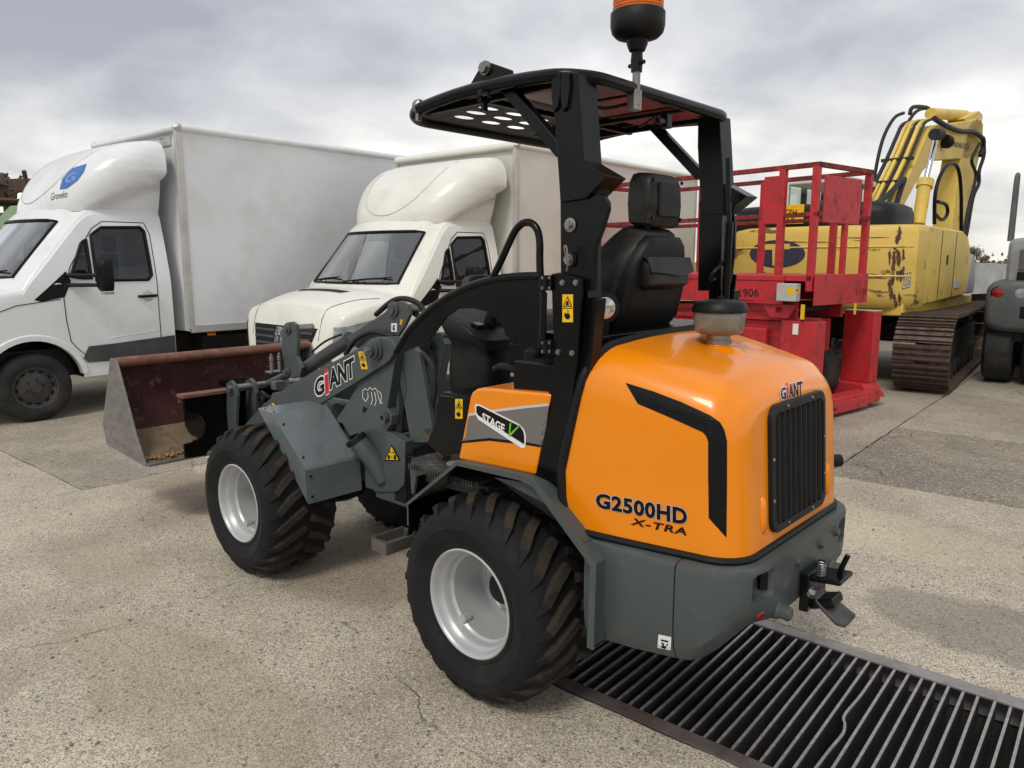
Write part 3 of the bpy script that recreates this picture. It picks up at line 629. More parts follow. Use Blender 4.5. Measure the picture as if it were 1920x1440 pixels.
# lock pin with loop hanging on the left post, and a cable loop on the right one
lp = MB(); c = LF.Y(1067, 490, .53); lp.tube(curve_pts([c + Vector((.01, 0, .012)), c + Vector((.015, .006, .04)), c + Vector((.004, .01, .045)), c + Vector((-.004, .01, .0)), c + Vector((.004, .008, -.03))], 5), .003, 6); lp.build('lock_pin', STEEL, LD)
lp = MB(); lp.tube(curve_pts([Vector((-.4, -.40, 1.60)), Vector((-.43, -.34, 1.585)), Vector((-.42, -.30, 1.555)), Vector((-.4, -.33, 1.53)), Vector((-.38, -.40, 1.53))], 6), .007, 8); lp.build('cable_loop', PLASTIC, LD)
PLB = bvh_of(bpy.data.objects['hinge_plate'])
def hazard(u0, v0, u1, v1, bvh, parent, off=.0016, tri=True, lean=0):
    q = lambda s, t: (u0 + (u1 - u0) * s + lean * t, v0 + (v1 - v0) * t)
    decal('warning_sticker', [q(0, 0), q(1, 0), q(1, 1), q(0, 1)], LF, bvh, YELP, parent, off)
    decal('warning_sticker', [q(.5, .06), q(.94, .44), q(.06, .44)], LF, bvh, BLACKP, parent, off + .0008, holes=())
    decal('warning_sticker', [q(.5, .13), q(.82, .41), q(.18, .41)], LF, bvh, YELP, parent, off + .0014)
    decal('warning_sticker', [q(.42, .25), q(.58, .22), q(.66, .39), q(.34, .39)], LF, bvh, BLACKP, parent, off + .002)
    decal('warning_sticker', [q(0, .485), q(1, .485), q(1, .51), q(0, .51)], LF, bvh, BLACKP, parent, off + .0008)
    decal('warning_sticker', [q(.5 + .25 * math.cos(k * .628), .79 + .11 * math.sin(k * .628)) for k in range(10)], LF, bvh, BLACKP, parent, off + .0008)
    decal('warning_sticker', [q(.2, .66), q(.34, .66), q(.34, .82), q(.2, .82)], LF, bvh, BLACKP, parent, off + .0008); decal('warning_sticker', [q(.5, .55), q(.57, .55), q(.57, .72), q(.5, .72)], LF, bvh, BLACKP, parent, off + .0008)
hazard(1055, 552, 1075, 604, PLB, LD)
# hinge and arched half-door
AD = [(745, 655), (765, 622), (785, 600), (810, 577), (850, 551), (900, 530), (960, 519), (1016, 517)]
AU = [(1012, 651), (975, 648), (960, 639), (946, 620), (933, 599), (911, 584), (887, 578), (859, 579), (838, 593), (824, 612), (812, 628), (795, 644), (758, 660)]
dr = plate('half_door', .50, AD + AU, .008, BLACK, bevel=.001)
rm = MB(); rm.tube(curve_pts(trace(.498, [(742, 658)] + AD), 4), .0135, 10); rm.tube(curve_pts(trace(.498, [(1016, 517), (1018, 580), (1014, 652)]), 4), .011, 8); rm.build('edge_tube', BLACK, dr)
hr = MB(); hr.tube(curve_pts(trace(.497, [(919, 530), (938, 492), (957, 450), (968, 430), (982, 418), (997, 419), (1008, 432), (1012, 455), (1012, 485), (1013, 516)]), 5), .0125, 12); hr.build('grab_rail', BLACK, dr)
for v0, v1 in ((516, 545), (638, 664)):
    hg = MB(); hg.prism(trace(.538, [(1014, v0), (1033, v0), (1033, v1), (1014, v1)]), (0, -.008, 0)); hg.tube([LF.Y(1023, v0, .54), LF.Y(1023, v1, .54)], .007, 10); h_ = hg.build('hinge', BLACK, LD, bevel=.001)
    for u in (1017, 1030):
        for v in (v0 + 5, v1 - 5): bolt(LF.Y(u, v, .539), (0, 1, 0), .004, STEEL, h_, .003, 'screw')
tb = MB(); tb.tube([LF.Y(1020, 548, .53), LF.Y(1018, 636, .53)], .011, 10); tb.build('hinge_post', BLACK, LD)
# ---- roof
RX0, RX1, RY, RZ = -.375, .475, .50, 2.158
def roof_z(x): return RZ + .022 - x * x * (.15 if x < 0 else .20)
def roof_loop(off=0, r=.13, n=8):
    out = []
    for cx, cy, a0 in ((RX1 - r, RY - r, 0), (RX0 + r, RY - r, 90), (RX0 + r, -RY + r, 180), (RX1 - r, -RY + r, 270)):
        for k in range(n + 1):
            a = math.radians(a0 + 90 * k / n); out.append((cx + (r - off) * math.cos(a), cy + (r - off) * math.sin(a)))
    dense = []
    for i in range(len(out)):
        a, b = Vector(out[i]), Vector(out[(i + 1) % len(out)]); k = max(1, int((b - a).length / .08)); dense += [a + (b - a) * j / k for j in range(k)]
    return dense
rf = MB(); rf.tube([Vector((p.x, p.y, roof_z(p.x))) for p in roof_loop()], .021, 12, closed=True); roof = rf.build('roof_frame', BLACK, LD)
# roof sheet with slots near its front edge: outer loop and slot loops filled as one flat shape, then bent
cu = bpy.data.curves.new('sheet', 'CURVE'); cu.dimensions = '2D'; cu.fill_mode = 'BOTH'; cu.extrude = .002
def spl(pts):
    s = cu.splines.new('POLY'); s.points.add(len(pts) - 1)
    for q, p in zip(s.points, pts): q.co = (p[0], p[1], 0, 1)
    s.use_cyclic_u = True
spl(roof_loop(.004))
for i in range(3):
    for j in range(4):
        cx, cy = .17 + j * .066, .27 - i * .15
        spl([(cx + .020 * math.cos(t * .314159), cy + .052 * math.sin(t * .314159)) for t in range(20)])
o = bpy.data.objects.new('sheet', cu); COL.objects.link(o); bpy.context.view_layer.update()
me = bpy.data.meshes.new_from_object(o.evaluated_get(bpy.context.evaluated_depsgraph_get())); bpy.data.objects.remove(o)
bm = bmesh.new(); bm.from_mesh(me); bmesh.ops.triangulate(bm, faces=bm.faces)
for _ in range(3):
    e = [x for x in bm.edges if x.calc_length() > .12]
    if e: bmesh.ops.subdivide_edges(bm, edges=e, cuts=1); bmesh.ops.triangulate(bm, faces=bm.faces)
for v in bm.verts: v.co.z += roof_z(v.co.x)
bm.to_mesh(me); bm.free(); me.materials.clear(); me.materials.append(BLACK)
o = bpy.data.objects.new('roof_sheet', me); COL.objects.link(o); o.parent = LD
mr = pm('maroon_underside', srgb(96, 30, 38), .3, var=.25, coat=.3)
ml = MB()
for y0, y1 in ((-.40, -.16), (-.12, .12), (.16, .38)): ml.box((-.16, (y0 + y1) / 2, roof_z(-.16) - .012), (.30, y1 - y0, .008))
ml.build('roof_lining', mr, LD, bevel=.002)
for y in (-.20, -.44, .43):
    rb_ = MB(); rb_.box((.02, y, roof_z(0) - .022), (.78, .022, .022), rotm(0, .01, 0)); rb_.build('roof_rib', BLACK, LD, bevel=.003)
for x in (.09,):
    rb_ = MB(); rb_.box((x, 0, roof_z(x) - .024), (.022, .94, .02)); rb_.build('roof_rib', BLACK, LD, bevel=.003)
lg = MB(); lg.prism(trace(.47, [(878, 164), (902, 122), (918, 117), (958, 131), (962, 150), (905, 162)]), (0, -.012, 0)); lg.build('lifting_lug', BLACK, LD, bevel=.002)
bolt(LF.Y(911, 128, .472), (0, 1, 0), .018, STEEL, LD, .02)
for u, v in ((1043, 140), (1060, 140)):
    hk = MB(); hk.prism(trace(.512, [(u - 9, v - 6), (u + 6, v - 6), (u + 8, v + 20), (u + 3, v + 60), (u - 6, v + 70), (u - 10, v + 40)]), (0, -.03, 0)); hk.build('roof_catch', BLACK, LD, bevel=.004)
for u, v in ((908, 180), (785, 200)):
    cl_ = MB(); c = LF.Y(u, v, .5); cl_.lathe([(.024, -.008), (.026, -.008), (.026, .008), (.024, .008)], c, (1, 0, .1), 14, closed=True); cl_.box(c + Vector((0, 0, -.035)), (.014, .02, .03)); cl_.build('hose_clip', STEEL if u < 800 else BLACK, LD)
wire = MB(); wire.tube(curve_pts([Vector((-.36, .2, 2.12)), Vector((-.30, .27, 2.10)), Vector((-.26, .33, 2.115)), Vector((-.28, .4, 2.12))], 6), .006, 6); wire.tube(curve_pts([Vector((-.3, -.05, 2.12)), Vector((-.2, -.1, 2.10)), Vector((-.18, -.16, 2.118)), Vector((-.24, -.2, 2.105)), Vector((-.3, -.15, 2.12))], 6), .004, 6); wire.build('wiring', PLASTIC, LD)
mrr = MB(); mrr.box((-.36, -.02, 2.09), (.03, .035, .05)); mrr.box((-.36, .02, 2.085), (.02, .04, .02)); mrr.build('mirror_mount', BLACK, LD, bevel=.004)
# beacon
bc = MB(); bx_, by_ = -.385, .215; bz = 2.105
bc.box((bx_ + .005, by_, bz + .02), (.03, .045, .07)); bc.tube([(bx_, by_, bz), (bx_, by_, bz + .13)], .013, 12); bs = bc.build('beacon_stem', STEEL, LD, bevel=.003)
bc = MB(); bc.lathe([(.018, .105), (.02, .14), (.018, .165), (.026, .17), (.034, .19), (.036, .21)], (bx_, by_, bz), (0, 0, 1), 24); bc.tube([(bx_ - .035, by_ + .01, bz + .13), (bx_ + .035, by_ - .01, bz + .13)], .007, 8); bc.build('beacon_socket', PLASTIC, LD)
bc = MB(); bc.lathe([(.03, .2), (.045, .206), (.07, .212), (.083, .225), (.088, .245), (.088, .284), (.084, .288), (.0, .288)], (bx_, by_, bz), (0, 0, 1), 40); bb = bc.build('beacon', PLASTIC, LD, smooth=60)
bc = MB(); pr = [(.080, .288)] + [(.082 - .003 * (k % 2), .288 + .005 * k) for k in range(1, 24)] + [(.07, .42), (.05, .435), (0, .44)]
bc.lathe(pr, (bx_, by_, bz), (0, 0, 1), 40); bc.build('lens', AMBER, bb, smooth=20)
# ---- rear wheel arches
ARCH = [(767, 985), (768, 948), (859, 872), (978, 900), (1002, 912), (1109, 1060), (1103, 1212)]
ap = trace(.57, ARCH)
ap[1].x = ap[0].x
for s in (1, -1):
    for (nm, ya, yb, t) in (('wheel_arch', .572, .20, .010),):
        mb = MB(); P_ = [Vector((p.x, s * ya, p.z)) for p in ap]; Q_ = [Vector((p.x, s * yb, p.z)) for p in ap]
        c = Vector((0, 0, .385)); n = len(ap)
        off = []
        for i in range(n):
            a = ap[max(0, i - 1)]; b = ap[min(n - 1, i + 1)]; d = (b - a); nn_ = Vector((-d.z, 0, d.x)).normalized()
            if nn_.dot(Vector((ap[i].x, 0, ap[i].z - .385))) < 0: nn_ = -nn_
            off.append(nn_)
        P2 = [p + o_ * t for p, o_ in zip(P_, off)]; Q2 = [p + o_ * t for p, o_ in zip(Q_, off)]; mb.mi = 1; mb.rings([P_, P2, Q2], closed=False, cap0=False, cap1=False); mb.mi = 0; mb.rings([Q2, Q_, P_], closed=False, cap0=False, cap1=False)
        mb.build(nm, [BLACK, GREY], LD, smooth=0)
    mb = MB(); P1 = [Vector((p.x, s * .572, p.z)) for p in ap[1:]]
    o1 = off[1:]
    R = [P1, [p + o_ * w_ for p, o_, w_ in zip(P1, o1, (.011, .014, .022, .026, .026, .026))]]
    mb.rings([[p + Vector((0, s * .006, 0)) for p in R[0]], [p + Vector((0, s * .006, 0)) for p in R[1]], R[1], R[0], [p + Vector((0, s * .006, 0)) for p in R[0]]], closed=False, cap0=False, cap1=False)
    mb.build('arch_flange', GREY, LD, smooth=0)
    f = MB(); f.prism([Vector((x, s * .545, z)) for x, z in ((-.05, .845), (-.25, .86), (-.34, .75), (-.45, .712), (-.48, .64), (-.30, .80))], (0, -s * .08, 0)); f.build('arch_filler', GREY, LD)
for k, (a, b) in enumerate(zip(ap[4:-1], ap[5:])):
    for t in (.25, .75): bolt(a + (b - a) * t + Vector((.0, .0, .012)), (0, 1, 0), .004, STEEL, LD, .003, 'screw')
# ---- orange side box with its stickers
SV = [(858, 862), (866, 820), (874, 778), (880, 745), (884, 735), (892, 729), (904, 727), (1034, 738), (1004, 892)]
sv = plate('side_box', .52, SV, .40, ORANGE, bevel=.012, mirror=True); SB = bvh_of(sv)
decal('band', [(872, 781), (900, 777), (924, 773), (980, 766), (1029, 761), (1018, 836), (988, 830), (917, 822), (865, 827)], LF, SB, GREYP, LD, .0012)
decal('band_edge', [(872, 776), (900, 772), (924, 768), (980, 761), (1030, 756), (1029, 761), (980, 766), (924, 773), (900, 777), (872, 781)], LF, SB, LGREYP, LD, .0016)
decal('band_edge', [(865, 827), (917, 821), (988, 829), (1018, 835), (1017, 839), (988, 834), (917, 826), (864, 831)], LF, SB, BLACKP, LD, .0018)
decal('badge', [(891, 760), (893, 757), (900, 758), (976, 796), (984, 806), (987, 816), (986, 838), (980, 841), (897, 786), (892, 775)], LF, SB, WHITEP, LD, .0022)
decal('badge', [(894, 761), (900, 761), (976, 799), (982, 808), (984, 817), (984, 833), (898, 779), (894, 773)], LF, SB, BLACKP, LD, .0030)
text_quad('badge_lettering', 'STAGE', [(906, 773), (948, 796), (947, 812), (905, 787)], LF, SB, WHITEP, LD, .0038, .03)
decal('badge_mark', [(957, 793), (960, 793), (958, 812), (975, 796), (978, 796), (958, 818), (955, 818)], LF, SB, GREENP, LD, .0038)
bp = plate('kick_panel', .45, [(822, 742), (880, 748), (862, 850), (830, 855), (800, 832), (818, 790)], .02, BLACK); KB = bvh_of(bp)
hazard(854, 748, 868, 785, KB, LD)
# ---- platform, pedal, step
PLATM = pm('checker_plate', srgb(52, 50, 48), .6, var=.3, scale=30, bump=.6, bscale=140, dirt=srgb(135, 125, 110), dirt_amt=.6, dirt_scale=12, dirt_lo=.5, dirt_hi=.72)
pf = MB(); pf.prism([Vector((x, y, .775)) for x, y in ((.08, .50), (.46, .50), (.53, .44), (.53, -.44), (.46, -.50), (.08, -.50))], (0, 0, .014)); pf.build('platform', PLATM, LD, bevel=.002)
sr = MB(); k = 0
while k < 26: x = .10 + k * .0145; sr.box((x, .505, .782), (.007, .012, .02)); k += 1
sr.build('platform_teeth', PLATM, LD, smooth=0)
pb = MB(); pb.box((.30, 0, .735), (.45, .9, .05)); pb.box((.50, .40, .70), (.05, .10, .12)); pb.build('platform_support', GREY, LD, bevel=.004)
mudp = MB(); mudp.lathe([(.0, .004), (.035, .004), (.045, .001), (.05, 0)], (.33, .36, .789), (0, 0, 1), 14); mo = mudp.build('dried_mud', pm('dried_mud', srgb(196, 184, 146), .9, var=.2, bump=.3), LD); mo.scale = (1, 1, 1)
pdl = MB(); pdl.bar(LF.Y(800, 805, .35), LF.Y(838, 858, .35), .05, .012); pdl.build('pedal', pm('pedal_steel', srgb(104, 92, 80), .5, metal=.6, var=.3, scale=20), LD, bevel=.002)
stp = MB(); c = LF.Y(745, 1012, .56); a = c
stp.box((.517, .545, .447), (.094, .16, .006)); 
for y, z in ((.628, .47), (.462, .47)): stp.box((.517, y, z - .01), (.094, .006, .05))
stp.box((.564, .545, .46), (.006, .16, .05)); stp.box((.470, .545, .46), (.006, .16, .05))
for k in range(6): stp.box((.480 + k * .015, .628, .488), (.007, .006, .009))
for k in range(10): stp.box((.564, .472 + k * .0165, .488), (.006, .008, .009))
stp.build('step', pm('galvanised_step', srgb(104, 101, 94), .55, metal=.4, var=.2, scale=15, dirt=srgb(90, 84, 72), dirt_amt=.6), LD, smooth=0)
sh = MB(); sh.bar((.50, .47, .46), (.43, .47, .74), .012, .05, (0, 1, 0)); sh.build('step_hanger', BLACK, LD)
# ---- articulated middle, axles, front frame
md = MB(); md.box((.35, 0, .56), (1.3, .34, .26)); md.tube([(.72, 0, .42), (.72, 0, .86)], .07, 18); md.build('centre_frame', BLACK, LD, bevel=.01)
for x in (0, 1.681):
    ax = MB(); ax.lathe([(.05, -.46), (.055, -.2), (.09, -.14), (.13, -.08), (.14, 0), (.13, .08), (.09, .14), (.055, .2), (.05, .46)], (x, 0, .385), (0, 1, 0), 20); ax.build('axle', BLACK, LD)
rs = MB(); rs.box((-.35, 0, .62), (.8, .40, .40)); rs.box((-.52, 0, .95), (.3, .5, .4)); rs.build('engine_bay', BLACK, LD)
bd = MB(); bd.box((-.20, 0, 1.0), (.22, .98, .52)); bd.box((-.27, 0, 1.335), (.26, .86, .05)); bd.box((-.31, 0, 1.18), (.05, .96, .25)); bd.build('seat_bulkhead', BLACK, LD, bevel=.006)
FP = [(622, 797), (653, 753), (672, 720), (688, 690), (690, 640), (705, 632), (735, 632), (744, 655), (738, 690), (726, 766), (734, 780), (733, 796), (724, 808), (760, 828), (757, 909), (745, 922), (711, 923), (685, 914), (683, 861), (641, 793)]
fp = plate('front_frame', .18, FP, .05, GREY, bevel=.004, mirror=True); FB = bvh_of(fp)
ci = MB(); ci.box((1.28, 0, .62), (.62, .28, .30)); ci.box((1.02, 0, .52), (.25, .34, .2)); ci.box((1.02, 0, .95), (.05, .26, .35)); ci.build('frame_core', GREY, LD, bevel=.008)
fu = trace(.5, [(487, 772), (513, 783), (576, 887), (580, 940)]); 
fx = [(1.66, .852), (1.52, .845), (1.245, .612), (1.235, .445)]
FENM = pm('fender_grey_paint', srgb(102, 111, 113), .3, metal=.15, var=.1, scale=5, coat=.25, dirt=srgb(134, 134, 130), dirt_amt=.35, dirt_lo=.5, dirt_hi=.8)
for s in (1, -1):
    mb = MB(); A = [Vector((x, s * .50, z)) for x, z in fx]; Bq = [Vector((x, s * .185, z)) for x, z in fx]
    mb.rings([A, [p + Vector((.006, 0, .007)) for p in A], [p + Vector((.006, 0, .007)) for p in Bq], Bq, A], closed=False, cap0=True, cap1=False)
    fo = mb.build('front_fender', FENM, LD, smooth=20, bevel=.0015)
    for (xa, za), (xb, zb) in zip(fx[:-1], fx[1:]):
        for t in (.2, .8):
            x, z = xa + (xb - xa) * t, za + (zb - za) * t; n = Vector((-(zb - za), 0, (xb - xa))); n = n.normalized() * (-1 if n.z < 0 or (abs(n.z) < .1 and n.x > 0) else 1)
            d = MB(); d.tube([Vector((x, s * .478, z)) , Vector((x, s * .478, z)) + n * .0095], .005, 8); d.build('rivet', BLACK, fo)
# fuel filler tube and cap, warning triangle, line drawing on the frame plate
ff = MB(); c = LF.cast(FB, 700, 860)[0]; ff.tube([c + Vector((-.06, -.02, -.10)), c + Vector((-.02, .02, .01)), c + Vector((.045, .055, .085))], [.045, .05, .05], 18); ff.build('filler_tube', GREY, LD)
cpz = c + Vector((.047, .056, .088)); cp_ = MB(); cp_.lathe([(.052, 0), (.056, .004), (.056, .024), (.048, .03), (0, .03)], cpz, (.45, .35, .8), 24); cp_.box(cpz + Vector((.45, .35, .8)).normalized() * .036, (.012, .07, .014), rotm(0, -.4, .3)); cp_.build('filler_cap', PLASTIC, LD)
decal('warning_triangle', [(735, 833), (752, 864), (721, 864)], LF, FB, BLACKP, LD, .002)
decal('warning_triangle', [(735, 837), (748, 862), (724, 862)], LF, FB, YELP, LD, .0028)
text_quad('warning_lettering', '4 m', [(730, 845), (741, 845), (741, 850), (730, 850)], LF, FB, BLACKP, LD, .0035, .02)
decal('warning_triangle', [(728, 853), (732, 853), (732, 861), (728, 861)], LF, FB, BLACKP, LD, .0035); decal('warning_triangle', [(740, 852), (743, 852), (744, 861), (739, 861)], LF, FB, BLACKP, LD, .0035)
decal('warning_triangle', [(733, 856), (738, 856), (738, 857.5), (733, 857.5)], LF, FB, BLACKP, LD, .0035)
for P_ in ([(680, 733), (685, 728), (690, 732), (694, 726), (699, 731), (704, 727), (708, 733), (714, 736), (716, 744), (713, 758)], [(681, 733), (680, 744), (686, 753), (691, 745), (690, 736)], [(697, 735), (699, 750), (696, 759)], [(703, 735), (706, 752), (703, 761)], [(708, 736), (712, 750), (718, 757)]):
    for a, b in zip(P_[:-1], P_[1:]):
        d = Vector(b) - Vector(a); n = Vector((-d.y, d.x)).normalized() * .55; decal('white_drawing', [tuple(Vector(a) - n), tuple(Vector(b) - n), tuple(Vector(b) + n), tuple(Vector(a) + n)], LF, FB, WHITEP, LD, .002, 40)
decal('dark_decal', [(680, 765), (684, 761), (686, 766), (690, 764), (686, 772), (681, 774)], LF, FB, BLACKP, LD, .002)
eye = MB(); e_ = LF.Y(722, 783, .19); eye.lathe([(.014, .0), (.027, .0), (.027, .02), (.014, .02)], e_, (0, 1, 0), 18, closed=True); eye.build('frame_eye', GREY, LD)
# ---- lift arms
ARM = [(486, 771), (490, 764), (503, 750), (542, 722), (610, 686), (677, 650), (700, 636), (716, 633), (733, 637), (741, 650), (738, 664), (727, 679), (660, 722), (590, 764), (560, 790), (530, 800), (500, 800)]
arm = plate('lift_arm', .205, ARM, .022, GREY, bevel=.004, mirror=True); AB = bvh_of(arm)
brand_mark('maker_lettering', [(590, 708), (664, 668), (666, 705), (592, 746)], AB, LD)
hazard(672, 659, 684, 692, AB, LD, lean=6)
decal('warning_sticker', [(511 + 6 * math.cos(k * .785), 762 + 7 * math.sin(k * .785)) for k in range(8)], LF, AB, YELP, LD, .002); decal('warning_sticker', [(507, 757), (509, 756), (515, 767), (513, 768)], LF, AB, BLACKP, LD, .003)
ct = MB(); ct.tube([(2.02, -.2, .82), (2.02, .2, .82)], .04, 16); ct.tube([(1.06, -.24, 1.18), (1.06, .25, 1.18)], .028, 18); ct.build('arm_cross_tube', GREY, LD)
for s in (1, -1):
    c = LF.Y(705, 655, .206); pv = MB(); pv.lathe([(.055, 0), (.055, .012), (.046, .014), (.046, .03), (.034, .032), (.034, .052), (.0, .052)], (c.x, s * .206, c.z), (0, s, 0), 24); pv.build('arm_pivot', GREY, LD); bolt((c.x, s * .258, c.z), (0, s, 0), .014, STEEL, LD, .012)
# lift cylinder under the arm
lc = MB(); lc.tube([LF.Y(560, 770, 0.14), LF.Y(632, 770, .14)], .04, 18); lc.tube([LF.Y(600, 752, .0), LF.Y(700, 770, .0)], .035, 18); lc.build('lift_cylinder', GREY, LD)
# tilt linkage in the middle: cylinder, rear bracket, bell plates
tcy = MB(); a, b = LF.Y(571, 692, .0), LF.Y(652, 640, .0); tcy.tube([a, b], .039, 20); tcy.tube([b, b + (b - a).normalized() * .03], .045, 20); tcy.tube([a - (b - a).normalized() * .03, a], .043, 20); tcy.build('tilt_cylinder', GREY, LD)
rod = MB(); rod.tube([a, LF.Y(545, 700, 0)], .02, 14); rod.build('tilt_rod', CHROME, LD)
for y in (.075, -.055):
    br = MB(); br.prism(trace(y, [(648, 632), (690, 606), (722, 585), (735, 568), (752, 564), (765, 572), (768, 590), (758, 612), (745, 632), (715, 640), (672, 655)]), (0, -.02, 0)); br.build('tilt_bracket', GREY, LD, bevel=.003)
    bl = MB(); bl.prism(trace(y, [(529, 612), (536, 605), (547, 603), (555, 609), (557, 640), (556, 668), (566, 690), (562, 706), (548, 710), (535, 702), (531, 680), (527, 650)]), (0, -.022, 0)); bl.build('bell_plate', GREY, LD, bevel=.004)
    for u, v, r in ((541, 617, .03), (540, 697, .028), (739, 580, .038)):
        c = LF.Y(u, v, y); d = MB(); d.lathe([(r, 0), (r, .012), (r * .6, .014), (r * .6, .024), (0, .024)], c, (0, 1, 0), 18); d.build('pin', GREY, LD)
for u, v in ((541, 617), (739, 580)): pn_ = MB(); pn_.tube([LF.Y(u, v, .08), Vector((LF.Y(u, v, .08).x, -.08, LF.Y(u, v, .08).z))], .023, 14); pn_.build('link_pin', STEEL, LD)
d_ = MB(); 
SBK = bvh_of(bpy.data.objects['tilt_bracket'])
decal('sticker', [(734, 606), (745, 606), (745, 622), (734, 622)], LF, SBK, WHITEP, LD, .002); decal('sticker', [(738, 609), (742, 611), (739, 614), (742, 617), (739, 620), (737, 617)], LF, SBK, BLACKP, LD, .003)
decal('sticker', [(752, 598), (756, 600), (753, 610), (750, 608)], LF, SBK, YELP, LD, .002)
# valves, couplers and hoses
for i, (u, v) in enumerate(((509, 680), (524, 678))):
    q = MB(); c = LF.Y(u, v, .10); q.lathe([(.008, .0), (.012, .0), (.012, .02), (.009, .022), (.013, .03), (.013, .055), (.008, .06), (0, .075)][::-1] and [(.012, -.06), (.012, .0), (.008, .004), (.014, .01), (.014, .03), (.009, .034), (.009, .05), (0, .055)], c, (0, 0, 1), 14); q.build('quick_coupler', STEEL, LD)
cb = MB(); cb.box(LF.Y(515, 697, .10), (.07, .09, .012)); cb.box(LF.Y(522, 722, .1), (.05, .07, .05)); cb.build('coupler_bracket', STEEL, LD, bevel=.003)
HOSE = pm('hydraulic_hose', srgb(28, 28, 29), .6, var=.2, scale=40, bump=.4, bscale=400)
for P_, y, r in (([(752, 575), (738, 600), (742, 630), (755, 660), (762, 700), (770, 760)], .02, .017), ([(768, 580), (790, 600), (800, 640), (795, 690), (800, 730), (790, 790)], -.05, .016), ([(705, 590), (735, 565), (760, 560), (785, 570), (798, 590)], .0, .014), ([(648, 665), (668, 636), (700, 622), (738, 632)], .1, .013),
                 ([(500, 740), (490, 755), (484, 775), (486, 800)], .12, .011), ([(525, 735), (505, 745), (490, 735), (494, 760), (500, 790)], .08, .010), ([(770, 700), (780, 740), (785, 780), (775, 830)], .05, .014), ([(790, 660), (812, 690), (815, 740), (800, 800)], .1, .012), ([(760, 690), (765, 730), (755, 770), (752, 810)], .12, .011), ([(640, 627), (610, 640), (585, 660)], .06, .006)):
    h = MB(); h.tube(curve_pts(trace(y, P_), 6), r, 10); h.build('hose', HOSE, LD)
tw = MB()
for y in (.13, -.13): tw.prism(trace(y, [(735, 650), (770, 640), (785, 660), (800, 740), (815, 830), (770, 830), (758, 760)]), (0, -.025, 0))
tw.build('mast_plates', GREY, LD, bevel=.004)
for (u0, v0, u1, v1, y) in ((752, 700, 785, 690, .09), (752, 770, 800, 760, .1), (770, 720, 772, 815, .06)):
    q = MB(); q.tube([LF.Y(u0, v0, y), LF.Y(u1, v1, y - .1)], .022, 12); q.build('steering_cylinder', BLACK, LD)
# ---- console, steering wheel, levers
cn = MB(); R = []
for z, x, lx_, wy in ((.79, .52, .09, .07), (.90, .52, .10, .085), (1.02, .52, .13, .11), (1.12, .52, .14, .12), (1.19, .52, .13, .115), (1.24, .52, .12, .115), (1.265, .52, .145, .145), (1.31, .53, .155, .16), (1.345, .55, .12, .15), (1.355, .56, .09, .13)):
    R.append([Vector((x + lx_ * math.copysign(abs(math.cos(t)) ** .5, math.cos(t)), wy * math.copysign(abs(math.sin(t)) ** .5, math.sin(t)) + .02, z + .045 * math.cos(t) * (1 if z > 1.26 else 0))) for t in [k * math.pi / 12 + .01 for k in range(24)]])
cn.rings(R); cn.build('steering_console', PLASTIC, LD, smooth=45)
sw = MB(); c = Vector((.42, .02, 1.475)); ax_ = Vector((-.35, 0, .94)).normalized(); a_, b_, c_ = basis(ax_)
sw.tube([c + (b_ * math.cos(t * math.pi / 16) + c_ * math.sin(t * math.pi / 16)) * .15 for t in range(32)], .0145, 10, closed=True); sw.tube([c - ax_ * .2, c - ax_ * .02], .03, 14)
for k in range(3): t = k * 2.094 + .5; sw.tube([c - ax_ * .03, c + (b_ * math.cos(t) + c_ * math.sin(t)) * .16], .011, 8)
sw.build('steering_wheel', PLASTIC, LD)
for x, y, z, u in ((.47, .10, 1.325, 0), (.47, .02, 1.33, 0), (.50, -.06, 1.34, 1)):
    k = MB(); k.box((x, y, z), (.045, .05, .02), rotm(0, -.25, 0)); k.build('switch', REDLENS if u else BLACK, LD, bevel=.003)
lv = MB(); lv.tube([LF.Y(872, 632, .15), LF.Y(832, 630, .15)], .008, 8); lv.tube([LF.Y(880, 632, .15), LF.Y(866, 631, .15)], .013, 10); lv.build('direction_lever', PLASTIC, LD)
hb = MB(); hb.box(LF.Y(990, 700, .25), (.16, .03, .022), rotm(0, .12, 0)); hb.build('hand_brake_lever', SILVER, LD, bevel=.003)
hb = MB(); hb.tube([LF.Y(928, 693, .25), LF.Y(940, 688, .25), LF.Y(958, 692, .25), LF.Y(970, 697, .25)], [.016, .019, .018, .016], 12); hb.build('hand_brake_grip', PLASTIC, LD)
jk = MB(); jk.lathe([(.03, -.05), (.045, -.02), (.042, .02), (.02, .045), (0, .05)], LF.Y(1003, 668, .2), (0, 0, 1), 18); jk.build('joystick_boot', PLASTIC, LD)
fb = MB(); fb.box((.24, .0, 1.06), (.34, .74, .03)); fb.build('floor_cover', BLACK, LD, bevel=.004)
